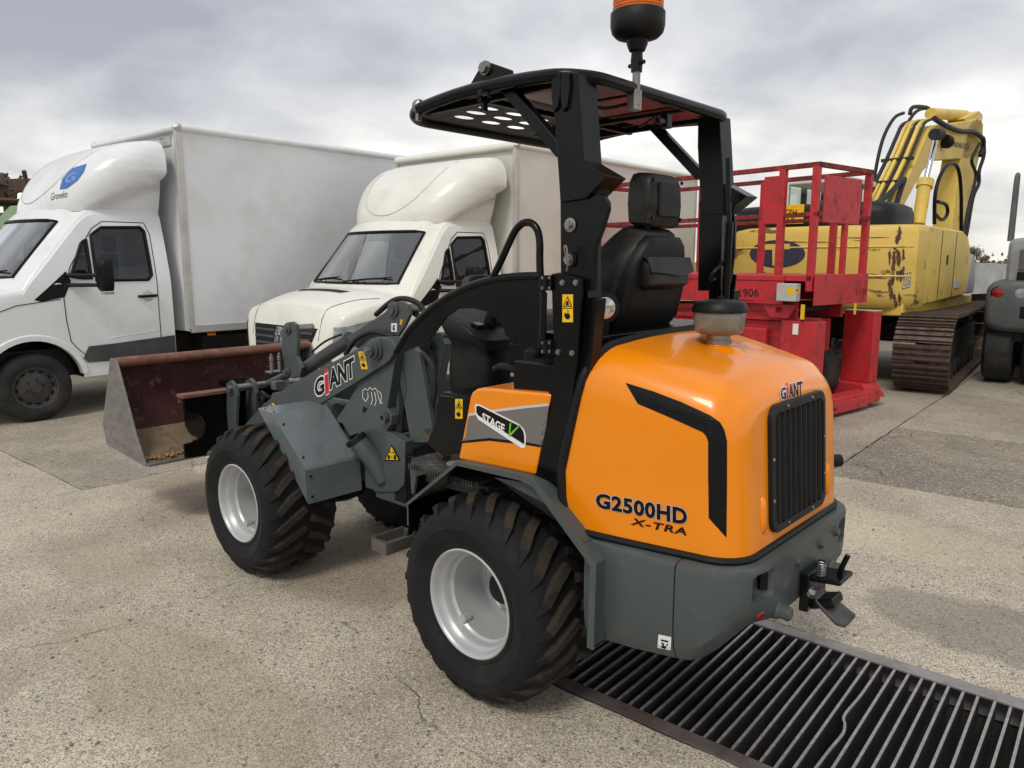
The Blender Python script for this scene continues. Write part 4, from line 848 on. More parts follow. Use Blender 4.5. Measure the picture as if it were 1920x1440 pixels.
# ---- seat
def slabring(x, z, w, t, ang, n=24, p=.35):
    ca, sa = math.cos(ang), math.sin(ang); out = []
    for k in range(n):
        q = 2 * math.pi * k / n; cx, cy = math.cos(q), math.sin(q); X = t * math.copysign(abs(cx) ** p, cx); Y = w * math.copysign(abs(cy) ** p, cy)
        out.append(Vector((x + X * ca, Y, z + X * sa)))
    return out
se = MB(); se.rings([slabring(*q) for q in ((-.16, 1.37, .20, .10, .1), (-.185, 1.40, .225, .115, .1), (-.21, 1.48, .228, .11, .12), (-.245, 1.56, .215, .095, .15), (-.275, 1.63, .175, .085, .18), (-.30, 1.68, .125, .075, .2), (-.315, 1.71, .10, .06, .2), (-.318, 1.722, .075, .045, .2))]); seat = se.build('seat_back', VINYL, LD, smooth=50)
sh_ = MB(); sh_.rings([slabring(*q) for q in ((-.27, 1.36, .19, .04, .1), (-.29, 1.40, .205, .05, .1), (-.315, 1.5, .20, .05, .12), (-.34, 1.6, .17, .045, .15), (-.36, 1.66, .13, .04, .18), (-.365, 1.69, .10, .03, .2))]); sh_.build('seat_shell', PLASTIC, LD, smooth=50)
for y, z in ((.13, 1.60), (-.13, 1.60), (.16, 1.45), (-.16, 1.45)): bolt((-.375 if z > 1.5 else -.35, y, z), (-1, 0, 0), .006, BLACK, LD, .004, 'screw')
hd2 = MB(); hd2.rings([slabring(*q) for q in ((-.335, 1.722, .085, .04, .1), (-.335, 1.735, .108, .052, .1), (-.335, 1.80, .113, .056, .1), (-.335, 1.87, .108, .054, .1), (-.335, 1.90, .095, .045, .1), (-.335, 1.908, .075, .03, .1))]); hd2.build('headrest', VINYL, LD, smooth=50)
hs = MB(); hs.box((-.392, 0, 1.815), (.012, .13, .12)); hs.build('headrest_panel', PLASTIC, LD, bevel=.012, seg=3)
for y in (.045, -.045):
    q = MB(); q.tube([(-.33, y, 1.66), (-.335, y, 1.75)], .009, 8); q.build('headrest_stem', STEEL, LD)
for y, z in ((.095, 1.88), (-.095, 1.88), (.095, 1.75), (-.095, 1.75)): bolt((-.388, y, z), (-1, 0, 0), .005, BLACK, LD, .004, 'screw')
pc_ = MB(); pc_.rings([slabring(*q) for q in ((-.375, 1.50, .12, .018, .0), (-.385, 1.52, .135, .03, .0), (-.385, 1.58, .14, .03, .0), (-.375, 1.61, .135, .012, .0))]); pc_.build('seat_pouch', VINYL, LD, smooth=45)
fl_ = MB(); fl_.rings([[Vector((-.372 - .0, y, 1.625 - .01 * abs(y) * 8)), Vector((-.405, y, 1.615)), Vector((-.424, y, 1.552 + .5 * y * y + .005 * math.sin(y * 22))), Vector((-.419, y, 1.552 + .5 * y * y + .005 * math.sin(y * 22))), Vector((-.40, y, 1.61)), Vector((-.372, y, 1.617))] for y in [-.145 + k * .0242 for k in range(13)]]); fl_.build('pouch_flap', VINYL, LD, smooth=40)
cu_ = MB(); cu_.rings([slabring(.03, z, w, t, 0) for z, w, t in ((1.28, .2, .18), (1.31, .225, .215), (1.37, .225, .22), (1.40, .20, .19), (1.405, .1, .1))]); cu_.build('seat_cushion', VINYL, LD, smooth=50)
bx0 = MB(); bx0.box((.02, 0, 1.17), (.36, .40, .22)); bx0.build('seat_base', BLACK, LD, bevel=.01)
for s in (1, -1):
    ar = MB(); ar.box((-.05, s * .29, 1.50), (.26, .05, .045)); ar.box((-.19, s * .275, 1.47), (.05, .06, .08)); 
    if s < 0: ar.build('armrest', VINYL, LD, bevel=.014, seg=3)
# rear work light beside the seat
wl = MB(); c = Vector((-.36, .335, 1.447)); wd_ = Vector((-.75, .55, -.05)).normalized()
wl.lathe([(.02, -.07), (.042, -.05), (.052, -.01), (.052, .006), (.046, .008)], c, wd_, 28); w_ = wl.build('rear_lamp', PLASTIC, LD)
wl = MB(); wl.lathe([(.045, .004), (.03, .011), (0, .014)], c, wd_, 28); wl.build('lens', pm('clear_lens', srgb(210, 208, 200), .12, metal=.6, var=.3, scale=60), w_)
wl = MB(); wl.box(c + Vector((.03, -.03, -.05)), (.03, .05, .08)); wl.build('lamp_bracket', BLACK, LD, bevel=.004)
# ---- bucket and its carrier
BUCK = pm('bucket_red_rust', srgb(60, 28, 28), .65, var=.4, scale=7, spec=.3, dirt=srgb(104, 88, 76), dirt_amt=.75, dirt_lo=.56, dirt_hi=.66, dirt_scale=16, bump=.3, bscale=60)
SAND = pm('bucket_sandy_steel', srgb(122, 104, 82), .8, var=.25, scale=5, dirt=srgb(74, 46, 40), dirt_amt=.7, dirt_lo=.48, dirt_hi=.64, dirt_scale=9, bump=.4, bscale=70)
BSIDE = pm('bucket_side_steel', srgb(134, 131, 127), .45, metal=.5, var=.18, scale=5, dirt=srgb(92, 80, 70), dirt_amt=.55, dirt_scale=7, dirt_lo=.46, dirt_hi=.7, stretch=(1, 1, 3))
RAIL = pm('bucket_rail_rust', srgb(134, 92, 74), .55, metal=.2, var=.3, scale=8, dirt=srgb(90, 62, 54), dirt_amt=.7, dirt_scale=16, dirt_lo=.42, dirt_hi=.6)
bp_ = [(3.07, 1.0), (3.085, .9), (3.085, .78), (3.06, .66), (3.00, .56), (2.90, .48), (2.80, .43), (2.70, .405)]
W_ = .675
bk_ = MB(); R = []
for i, (x, z) in enumerate(bp_): R.append((x, z))
def strip(pts, name, mat, t=.012):
    mb = MB(); A = [Vector((x, W_, z)) for x, z in pts]; Bq = [Vector((x, -W_, z)) for x, z in pts]
    mb.rings([A, [p + Vector((t, 0, -t * .5)) for p in A], [p + Vector((t, 0, -t * .5)) for p in Bq], Bq, A], closed=False, cap0=False, cap1=False); return mb.build(name, mat, BK, smooth=50)
BK = MB(); a = [Vector((x, .688, z)) for x, z in ((3.01, 1.005), (3.10, 1.01), (3.33, .56), (3.285, .43), (2.685, .395), (2.71, .44), (2.80, .57), (2.88, .74))]
BK.prism(a, (0, -.014, 0)); BK = BK.build('bucket', BSIDE, LD, bevel=.003)
b2 = MB(); b2.prism([Vector((p.x, -p.y, p.z)) for p in a], (0, .014, 0)); b2.build('side_plate', BSIDE, BK, bevel=.003)
strip(bp_[:5], 'back_wall', BUCK); strip(bp_[4:], 'bucket_floor', SAND)
ra = MB(); ra.rings([[Vector((3.05 + .036 * math.cos(t * .628), y, .985 + .032 * math.sin(t * .628))) for t in range(10)] for y in (W_, .3, 0, -.3, -W_)]); ra.build('top_rail', RAIL, BK, smooth=45)
lp_ = MB(); lp_.box((2.69, 0, .402), (.05, W_ * 2, .016)); lp_.build('bucket_lip', BSIDE, BK, bevel=.003)
bt = MB(); bt.add([(2.70, W_, .392), (3.28, W_, .425), (3.28, -W_, .425), (2.70, -W_, .392)], [(0, 1, 2, 3)]); bt.add([(3.28, W_, .425), (3.32, W_, .56), (3.32, -W_, .56), (3.28, -W_, .425)], [(0, 1, 2, 3)]); bt.add([(3.32, W_, .56), (3.09, W_, 1.0), (3.09, -W_, 1.0), (3.32, -W_, .56)], [(0, 1, 2, 3)]); bt.build('outer_skin', BSIDE, BK, smooth=0)
sd = MB(); rr = random.Random(8)
for _ in range(900):
    x = rr.uniform(2.72, 3.0); y = rr.uniform(-.66, .66); z = .41 + max(0, x - 2.8) ** 1.6 * 1.0
    s = rr.uniform(.003, .012); sd.box((x, y, z + .012 + rr.random() * .01), (s * 2, s * 2, s), rotm(rr.random(), rr.random(), rr.random() * 3))
sd.build('sand', pm('dry_sand', srgb(150, 124, 88), .95, var=.3, scale=20), BK, smooth=0, fix=False, kind='stuff')
cr = MB(); half = [(.49, .80), (.49, .715), (.445, .705)] + [(.455 - .085 * math.sin(t * math.pi / 8), .615 + .085 * math.cos(t * math.pi / 8)) for t in range(0, 9)] + [(.445, .525), (.505, .52), (.505, .435), (.38, .43), (.36, .46), (0, .46)]
full = half + [(-a, b) for a, b in half[-2::-1]]
cr.prism([Vector((2.55, y, z)) for y, z in full], (.02, 0, 0)); cr.build('carrier_plate', BLACK, LD, bevel=.002)
cr = MB(); cr.box((2.56, 0, .812), (.09, 1.02, .02)); cr.box((2.60, 0, .79), (.012, 1.0, .05)); cr.build('carrier_rail', RAIL, LD, bevel=.003)
cr = MB(); cr.box((2.75, 0, .80), (.40, .16, .035)); cr.box((2.78, .3, .62), (.40, .02, .25)); cr.box((2.78, -.3, .62), (.40, .02, .25)); cr.build('carrier_bracket', BLACK, LD, bevel=.003)
for y in (.235, .11, -.11, -.235):
    lk = MB(); lk.prism([Vector((x, y, z)) for x, z in ((2.53, .86), (2.47, .885), (2.42, .86), (2.40, .80), (2.44, .62), (2.40, .48), (2.54, .48), (2.545, .7))], (0, -.022, 0)); lk.build('carrier_lug', GREY, LD, bevel=.004)
for x, z in ((2.46, .835), (2.43, .54)): ln = MB(); ln.tube([(x, -.26, z), (x, .26, z)], .022, 14); ln.build('carrier_pin', STEEL, LD)
for s in (1, -1):
    aa = MB(); aa.prism([Vector((x, s * .19, z)) for x, z in ((2.0, .80), (2.16, .78), (2.40, .62), (2.46, .56), (2.44, .50), (2.38, .50), (2.2, .58), (2.0, .72))], (0, -s * .025, 0)); aa.build('arm_tip', GREY, LD, bevel=.004)
tl = MB(); tl.tube([LF.Y(545, 700, 0), Vector((2.46, 0, .835))], .024, 12); tl.build('tilt_link', GREY, LD)
# ================================================================== BOX TRUCKS
def glass_mat(name, tint, refl=1.0):
    m = bpy.data.materials.new(name); m.use_nodes = True; t = m.node_tree; t.nodes.clear()
    tr = t.nodes.new('ShaderNodeBsdfTransparent'); tr.inputs[0].default_value = (*tint, 1)
    gl = t.nodes.new('ShaderNodeBsdfGlossy'); gl.inputs['Roughness'].default_value = .02
    fz = t.nodes.new('ShaderNodeFresnel'); fz.inputs[0].default_value = 1.52
    mx = t.nodes.new('ShaderNodeMixShader'); f = math_n(t, 'ADD', math_n(t, 'MULTIPLY', fz.outputs[0], refl), .02, True)
    t.links.new(f, mx.inputs[0]); t.links.new(tr.outputs[0], mx.inputs[1]); t.links.new(gl.outputs[0], mx.inputs[2])
    o = t.nodes.new('ShaderNodeOutputMaterial'); t.links.new(mx.outputs[0], o.inputs[0]); return m
GLASS = glass_mat('car_glass', (.70, .75, .72), 1.2); 
INTER = pm('cab_interior', srgb(150, 150, 148), .7, var=.2); SEATM = pm('seat_cloth', srgb(34, 35, 38), .8, var=.2)
SCREEN = glass_mat('windscreen_glass', (.74, .79, .77), 4.6)
RUBT = pm('road_tyre', srgb(30, 30, 31), .75, var=.25, scale=8, bump=.2, bscale=60, dirt=srgb(74, 68, 60), dirt_amt=.5)
HUBC = pm('dark_wheel_steel', srgb(70, 70, 70), .5, metal=.5, var=.2, scale=12, dirt=srgb(100, 90, 78), dirt_amt=.5)
CLAD = pm('grey_cladding', srgb(62, 64, 68), .55, var=.12, dirt=srgb(110, 104, 96), dirt_amt=.4)
SEAM = pm('panel_gap', srgb(40, 40, 42), .8)
CHASS = pm('chassis_black', srgb(32, 31, 31), .7, var=.3, dirt=srgb(84, 74, 64), dirt_amt=.5)
ALU = pm('aluminium_trim', srgb(196, 195, 190), .45, metal=.3, var=.08, dirt=srgb(140, 136, 126), dirt_amt=.4)
HLENS = pm('headlamp_lens', srgb(150, 154, 156), .08, metal=.2, var=.35, scale=9, coat=.6)
ORL = pm('orange_marker', srgb(220, 96, 30), .3)
def cab_w(x, z):
    w = 1.0 - .012 * max(0, (.75 - z)) - .02 * max(0, z - 1.0)
    if z > 1.38: w -= .16 * ((z - 1.38) / .75) ** 1.15
    if x > .15: w -= .085 * min(1.4, (x - .15) / .75) ** 2
    if x > .80: w -= .30 * min(1, (x - .80) / .25) ** 2.2
    return w
def ztop(x, y):
    q = min(1.0, abs(y) / .9)
    xb = .30 - .30 * q ** 2.2; roof = 2.165 + .03 * (1 - q * q)
    ws = 1.40 + (xb - x) * 1.14
    bon = 1.40 - .16 * max(0, x - xb) - .26 * max(0, x - .45) ** 1.7 - .06 * q ** 3
    if x > .86: bon -= .55 * ((x - .86) / .2) ** 2
    z = min(roof, max(ws, bon)) if x < xb + .02 else bon
    # soften roof front
    k = roof - ws
    if abs(k) < .10 and x < xb - .3: z -= .03 * (1 - abs(k) / .10)
    return z
def cab_ring(x, zb, inset=0.0):
    pts = []; zs = ztop(x, .93) - inset
    zs = max(zs, zb + .1)
    rnd = .07
    for k in range(15):
        z = zb + (zs - rnd - zb) * k / 14; pts.append((cab_w(x, z) - inset, z))
    wt = cab_w(x, zs) - inset
    for k in range(1, 6):
        a = k / 5 * math.pi / 2; pts.append((wt - .06 * (1 - math.cos(a)), zs - rnd + rnd * math.sin(a)))
    wi = wt - .06
    for k in range(1, 13):
        y = wi * (1 - k / 12); z = ztop(x, y) - inset; f = min(1, k / 2.0); pts.append((y, zs + (z - zs) * f))
    full = pts + [(-a, b) for a, b in pts[-2::-1]]
    return [Vector((x, a, b)) for a, b in full]
def local_pane(name, poly, hit, mat, parent, off, step=.12):
    tr = tessellate_polygon([[Vector((x, y, 0)) for x, y in poly]])
    return flat_to_mesh(name, list(poly), tr, hit, mat, parent, off, step)
def road_wheel(parent, x, y, s, r=.345, w=.225):
    mb = MB(); mb.lathe([(.205, 0), (.212, .006), (.25, .014), (.30, .010), (r - .02, -.004), (r, -.03), (r, -w + .03), (r - .02, -w + .004), (.3, -w - .01), (.21, -w)], (0, 0, 0), (0, 1, 0), 48, closed=True)
    t = mb.build('wheel', RUBT, parent, smooth=40)
    rm_ = MB(); rm_.lathe([(.207, -.2), (.213, -.004), (.208, .006), (.195, .002), (.188, -.018), (.165, -.03), (.15, -.022), (.10, -.012), (.075, -.006), (.06, -.004), (.05, .012), (.0, .014)], (0, 0, 0), (0, 1, 0), 40); q = rm_.build('rim', HUBC, t, smooth=35)
    hm = MB()
    for k in range(6):
        a = k * math.pi / 3; hm.tube([(.085 * math.cos(a), -.012, .085 * math.sin(a)), (.085 * math.cos(a), .012, .085 * math.sin(a))], .012, 6)
    hm.build('wheel_nuts', CHASS, t, kind='stuff')
    hm = MB()
    for k in range(12):
        a = k * math.pi / 6 + .2; c = Vector((.168 * math.cos(a), -.024, .168 * math.sin(a))); hm.box(c, (.026, .006, .042), rotm(0, -a, 0))
    hm.build('rim_slots', BLACKP, t, kind='stuff')
    t.location = (x, y, r - .004); t.rotation_euler = (0, .3, 0 if s > 0 else math.pi); return t
def box_truck(fr, sc, label, body_col, box_col, vw):
    T = empty('box_truck', fr, label, 'truck', None); T.scale = (sc,) * 3
    PAINT = pm('truck_paint_' + ('b' if vw else 'a'), body_col, .32, var=.03, scale=2, coat=.35, dirt=srgb(170, 160, 142), dirt_amt=.35, dirt_lo=.5, dirt_hi=.8, dirt_scale=2.5)
    BOXM = pm('box_panel_' + ('b' if vw else 'a'), box_col, .42, var=.035, scale=.8, dirt=srgb(176, 172, 160), dirt_amt=.4, dirt_lo=.5, dirt_hi=.75, dirt_scale=1.2, bump=.05, bscale=4)
    xs = [-1.45, -1.4, -1.2, -1.0, -.9, -.82, -.75, -.68, -.62, -.56, -.5, -.44, -.36, -.28, -.2, -.12, -.04, .03, .1, .16, .22, .28, .32, .4, .5, .6, .7, .78, .84, .89, .94, .98, 1.01, 1.03]
    mb = MB(); mb.rings([cab_ring(x, .40 + (.02 if x > .9 else 0)) for x in xs]); cab = mb.build('cab', [PAINT, INTER, BLACKP], T, smooth=0)
    solid = bvh_of(cab)
    cut = []
    def cutter(mbk, mi):
        o = mbk.build('cutter', [PAINT, INTER, BLACKP]); 
        for p in o.data.polygons: p.material_index = mi
        o.parent = T; cut.append(o)
    iv = MB(); iv.rings([cab_ring(x, 1.12, .075) for x in xs if -1.35 < x < .12]); cutter(iv, 1)
    WIN = [(-.66, 1.40), (-1.20, 1.40), (-1.245, 1.45), (-1.245, 1.93), (-1.21, 1.97), (-.80, 1.955), (-.68, 1.87)]
    VENT = [(-.415, 1.44), (-.615, 1.42), (-.625, 1.83), (-.57, 1.78)]
    for poly in (WIN, VENT):
        c = MB(); c.prism([Vector((x, -1.3, z)) for x, z in poly], (0, 2.6, 0)); cutter(c, 1)
    nrm = Vector((1.14, 0, 1)).normalized()
    def wshit(y, s):   # s: 0 base .. 1 top along the slope
        q = min(1, abs(y) / .9); xb = .27 - .30 * q ** 2.2; p = Vector((xb - .60 * s, y, 1.42 + .68 * s))
        h = solid.ray_cast(p + nrm * .6, -nrm); return (h[0], h[1]) if h[0] is not None else None
    def pts_ws(y0, y1, n=14):
        lo = [(y0 + (y1 - y0) * k / n, .02) for k in range(n + 1)]; hi = [((y1 + (y0 - y1) * k / n) * .905, .875) for k in range(n + 1)]; return lo + hi
    wp = pts_ws(-.785, .785)
    c = MB(); P = [wshit(*p)[0] for p in wp]; c.prism([p - nrm * .35 for p in P], nrm * .7); cutter(c, 1)
    wc = MB(); wc.lathe([(.46, .55), (.46, 1.2)], (0, 0, .36), (0, 1, 0), 32); cutter(wc, 2)
    wc = MB(); wc.lathe([(.46, -.55), (.46, -1.2)], (0, 0, .36), (0, 1, 0), 32); cutter(wc, 2)
    apply_bool(cab, cut)
    me = cab.data; me.polygons.foreach_set('use_smooth', [True] * len(me.polygons)); me.set_sharp_from_angle(angle=math.radians(28))
    def side(s): return lambda x, z: (lambda h: (h[0], h[1]) if h[0] is not None else None)(solid.ray_cast(Vector((x, s * 2, z)), Vector((0, -s, 0))))
    ws = local_pane('windscreen', wp, wshit, SCREEN, T, -.004, .1)
    ws.data.polygons.foreach_set('use_smooth', [True] * len(ws.data.polygons))
    n = len(wp); 
    br = MB(); br.tube([wshit(*p)[0] + nrm * .002 for p in wp], .016, 6, closed=True); br.build('screen_rubber', BLACKP, ws)
    wv = MB()
    for y0 in (.1, -.62): 
        a_ = wshit(y0, .03)[0] + nrm * .02; b_ = wshit(y0 + .6, .10)[0] + nrm * .02; wv.tube([a_, (a_ + b_) / 2 + nrm * .01, b_], .009, 6)
    wv.build('wipers', BLACKP, ws, kind='stuff')
    for s in (1, -1):
        for nm, poly in (('side_window', WIN), ('quarter_window', VENT)):
            g = local_pane(nm, poly, side(s), GLASS, T, -.006, .2)
            tb = MB(); loop = []
            for i in range(len(poly)):
                a, b = Vector(poly[i]), Vector(poly[(i + 1) % len(poly)]); loop += [a + (b - a) * k / 3 for k in range(3)]
            tb.tube([side(s)(p.x, p.y)[0] for p in loop], .017, 6, closed=True); tb.build('window_seal', BLACKP, g)
        local_pane('pillar_trim', [(-.38, 1.50), (-.06, 1.22), (-.12, 1.20), (-.34, 1.24), (-.415, 1.40)], side(s), BLACKP, T, .004, .1)
        # door outline
        dl = [(-.315, 1.24), (-.34, .95), (-.36, .78), (-.50, .66), (-1.28, .55)]
        for path in ([(-1.285, .55), (-1.29, 1.2), (-1.30, 1.9), (-1.26, 2.02), (-.82, 2.02), (-.70, 1.94), (-.43, 1.55), (-.33, 1.28), (-.335, 1.0), (-.36, .78), (-.42, .70), (-.50, .62)], [(-.30, 1.22), (.1, 1.17), (.5, 1.02), (.75, .95)], [(-1.27, .84), (-.75, .79)]):
            pp = []
            for a, b in zip(path[:-1], path[1:]):
                a, b = Vector(a), Vector(b); pp += [a + (b - a) * k / 4 for k in range(4)]
            pp.append(Vector(path[-1])); q = [side(s)(p.x, p.y) for p in pp]; gp = MB(); gp.tube([h[0] for h in q if h], .005, 6); gp.build('panel_gap', SEAM if path[0][1] != .84 else PAINT, T)
        local_pane('side_cladding', [(-1.44, .77), (-.80, .73), (-.52, .72), (-.46, .60), (-.50, .55), (-1.44, .53)], side(s), CLAD, T, .012, .12)
        cl = MB(); A = [];
        for k in range(19):
            a = math.radians(10 + 160 * k / 18); A.append(a)
        cl.rings([[Vector((r_ * math.cos(a), s * (cab_w(0, .7) + d), .36 + r_ * math.sin(a))) for r_, d in ((.455, -.08), (.455, .012), (.505, .014), (.53, -.01))] for a in A], closed=False, cap0=False, cap1=False); cl.build('arch_lip', PAINT, T, smooth=40)
        hd = MB(); h0 = side(s)(-1.08, 1.22)[0]; hd.tube([h0 + Vector((.0, s * .004, 0)), h0 + Vector((-.02, s * .04, 0)), h0 + Vector((-.17, s * .04, .005)), h0 + Vector((-.19, s * .004, .005))], .016, 8); hd.build('door_handle', BLACKP, T)
        bw = MB(); bw.lathe([(.0, .003), (.055, .003), (.062, .0)], h0 + Vector((-.10, 0, 0)), (0, s, 0), 20); bw.build('handle_dish', ALU, T)
        mi = MB(); m0 = side(s)(-.40, 1.36)[0]
        for dz in (0, .10): mi.tube([m0 + Vector((.02, 0, dz)), m0 + Vector((-.19, s * .22, dz))], .020, 8)
        mo_ = mi.build('mirror_arm', BLACKP, T)
        mm = MB(); mc = m0 + Vector((-.22, s * .30, .10)); mm.rings([[mc + Vector((xx * k, s * .10 * math.copysign(abs(math.cos(t)) ** .5, math.cos(t)) * k, .17 * math.copysign(abs(math.sin(t)) ** .5, math.sin(t)) * k)) for t in [j * math.pi / 10 + .01 for j in range(20)]] for xx, k in ((.07, .55), (.06, .8), (.03, .97), (-.04, 1.0), (-.06, .97))]); mm.build('mirror', BLACKP, mo_, smooth=50)
        mk = MB(); mk.box(mc + Vector((.0, s * .06, -.175)), (.10, .10, .035)); mk.build('indicator', HLENS, mo_, bevel=.01)
        # headlamp
        HL = [(.93, 1.02), (.70, 1.06), (.46, 1.10), (.44, 1.02), (.58, .86), (.80, .78), (.95, .78)]
        local_pane('headlamp', HL, side(s), HLENS, T, .010, .06)
        gb = MB(); gb.rings([[Vector((-.98 - .12 * (z - 1.2) + .07 * math.cos(t), s * .42 + w * math.sin(t), z)) for t in [k * .5236 for k in range(12)]] for z, w in ((1.14, .20), (1.3, .22), (1.55, .21), (1.68, .15))]); gb.build('seat', SEATM, T, smooth=50)
        hh = MB(); hh.rings([[Vector((-1.05 + .05 * math.cos(t), s * .42 + w * math.sin(t), z)) for t in [k * .5236 for k in range(12)]] for z, w in ((1.70, .08), (1.73, .13), (1.84, .13), (1.88, .09))]); hh.build('headrest', SEATM, T, smooth=50)
    sw = MB(); c = Vector((-.38, .42, 1.44)); ax_, b_, c_ = basis(Vector((-.75, 0, .66))); sw.tube([c + (b_ * math.cos(t * .2618) + c_ * math.sin(t * .2618)) * .19 for t in range(24)], .014, 8, closed=True); sw.tube([c, c - ax_ * -.0 + Vector((.2, 0, -.15))], .03, 8); sw.build('steering_wheel', BLACKP, T)
    # front: grille, badge, bumper, scuttle vent
    def front(y, z): 
        h = solid.ray_cast(Vector((2, y, z)), Vector((-1, 0, 0))); return (h[0], h[1]) if h[0] is not None else None
    local_pane('grille', [(-.60, 1.00), (.60, 1.00), (.50, .74), (-.50, .74)], front, PLASTIC, T, .006, .08)
    for z in (.80, .87, .94):
        w = .47 + (z - .74) * .38; q = [front(-w + 2 * w * k / 16, z) for k in range(17)]; b = MB(); b.tube([h[0] + Vector((.008, 0, 0)) for h in q if h], .016, 8); b.build('grille_bar', CLAD, T)
    local_pane('bumper', [(-.80, .70), (.80, .70), (.82, .45), (-.82, .45)], front, CLAD, T, .014, .08)
    if vw:
        fx_ = front(0, .87)[0].x + .022; bg = MB(); bg.lathe([(.118, 0), (.125, .008), (.118, .016), (.106, .014), (.104, .004)], (fx_, 0, .87), (1, 0, 0), 32); bo = bg.build('badge', CHROME, T)
        bg = MB(); bg.lathe([(.105, .002), (0, .004)], (fx_, 0, .87), (1, 0, 0), 32); bg.build('badge_field', BLACKP, bo)
        def stroke(a, b, w=.021): 
            m_ = MB(); m_.bar(Vector((fx_ + .010, a[0], .87 + a[1])), Vector((fx_ + .010, b[0], .87 + b[1])), w, .008, (1, 0, 0)); m_.build('badge_stroke', CHROME, bo)
        for a, b in (((-.04, .097), (0, .012)), ((.04, .097), (0, .012)), ((-.088, .055), (-.045, -.088)), ((.088, .055), (.045, -.088)), ((-.045, -.088), (0, .0)), ((.045, -.088), (0, .0))): stroke(a, b)
    else:
        fx_ = front(0, .87)[0].x + .022; bg = MB(); bg.lathe([(.11, 0), (.118, .008), (.11, .014), (.10, .006), (0, .006)], (fx_, 0, .87), (1, 0, 0), 32); bg.build('badge', CHROME, T)
    def top(x, y):
        h = solid.ray_cast(Vector((x, y, 4)), Vector((0, 0, -1))); return (h[0], h[1]) if h[0] is not None else None
    local_pane('scuttle_vent', [(.53, -.40), (.53, .40), (.44, .46), (.44, -.46)], top, BLACKP, T, .004, .1)
    q = [top(.99 - .64 * (k / 12), .63 + .22 * (k / 12) ** 1.5) for k in range(13)]; 
    for s in (1, -1):
        gp = MB(); gp.tube([Vector((h[0].x, s * h[0].y, h[0].z)) for h in q if h], .005, 6); gp.build('bonnet_gap', SEAM, T)
    # wind deflector
    lv0 = [(2.12, -.40, .90), (2.16, -.40, .91), (2.24, -.42, .94), (2.34, -.47, .98), (2.45, -.54, 1.015), (2.56, -.63, 1.04), (2.66, -.73, 1.045), (2.75, -.85, 1.03), (2.82, -.97, 1.0), (2.87, -1.09, .96), (2.90, -1.20, .915), (2.915, -1.29, .86), (2.92, -1.36, .79)]
    lv = [tuple(a + (b - a) * k / 3 for a, b in zip(p, q)) for p, q in zip(lv0[:-1], lv0[1:]) for k in range(3)] + [lv0[-1]]
    D = MB(); R = []
    for z, xf, w in lv:
        xr_ = -1.47; ring = []
        for k in range(41):
            t = -math.pi / 2 + math.pi * k / 40; cx, sy = math.cos(t), math.sin(t)
            X = xr_ + (xf - xr_) * abs(cx) ** .62; Yv = w * math.copysign(abs(sy) ** .62, sy)
            zl = 2.10 + .52 * max(0, -.62 - X)
            if X < -.62 and z < zl: Yv *= 1 - .15 * min(1, (zl - z) / .05) * min(1, (-.62 - X) / .3)
            ring.append(Vector((X, Yv, z)))
        R.append(ring)
    D.rings(R, closed=False, cap0=False, cap1=True); de = D.build('wind_deflector', PAINT, T, smooth=50)
    dbv = bvh_of(de)
    gl_ = MB(); q = []
    for k in range(29):
        t = math.pi * k / 28; y = .60 * math.cos(t); z = 2.86 - .64 * math.sin(t) ** .8
        h = dbv.ray_cast(Vector((1.5, y, z)), Vector((-1, 0, 0)))
        if h[0] is not None: q.append(h[0])
    gl_.tube(q, .006, 6); gl_.build('deflector_crease', ALU, de)
    if not vw:
        BL = pm('blue_print', srgb(66, 112, 176), .4)
        decal('company_mark', [(134, 316), (163, 307), (158, 322), (147, 338), (126, 354), (112, 356), (117, 336)], fr, dbv, BL, de, .003)
        text_quad('company_mark_letter', 'G', [(125, 330), (143, 322), (140, 338), (122, 346)], fr, dbv, pm('pale_blue_print', srgb(120, 160, 210), .4), de, .0045, .01)
        text_quad('company_lettering', 'Groveko', [(97, 362), (128, 356), (126, 370), (95, 376)], fr, dbv, GREYP, de, .004, .004)
    # cargo box
    bx0_, bx1_, hw_, z0_, z1_ = -1.60, -6.15, 1.09, .80, 3.06
    b = MB(); b.box(((bx0_ + bx1_) / 2, 0, (z0_ + z1_) / 2), (bx0_ - bx1_, hw_ * 2, z1_ - z0_)); bo = b.build('cargo_box', BOXM, T, bevel=.01)
    t = .035
    for s in (1, -1):
        for nm, pts in (('roof_rail', [(bx0_ + .02, s * (hw_ - .02), z1_ - .005), (bx1_, s * (hw_ - .02), z1_ - .005)]), ('floor_rail', None), ('corner_post', [(bx0_ - .0, s * (hw_ - .012), z0_), (bx0_ - .0, s * (hw_ - .012), z1_)]), ('corner_post', [(bx1_, s * (hw_ - .012), z0_), (bx1_, s * (hw_ - .012), z1_)])):
            q = MB()
            if nm == 'roof_rail': q.tube(pts, .048, 12)
            elif nm == 'floor_rail': q.box(((bx0_ + bx1_) / 2, s * (hw_ - .01), z0_ + .03), (bx0_ - bx1_, .045, .09))
            else: q.box(((pts[0][0]), pts[0][1], (z0_ + z1_) / 2), (.075, .05, z1_ - z0_ - .05))
            q.build(nm, ALU if nm != 'roof_rail' else PAINT, bo, bevel=.008 if nm != 'roof_rail' else 0)
        mk = MB(); mk.box((bx0_ - .25, s * (hw_ - .02), z0_ - .045), (.10, .02, .035)); mk.build('side_marker', ORL, T, bevel=.005)
    q = MB(); q.tube([(bx0_ + .01, -hw_, z1_ - .005), (bx0_ + .01, hw_, z1_ - .005)], .05, 12); q.build('front_roof_rail', PAINT, bo)
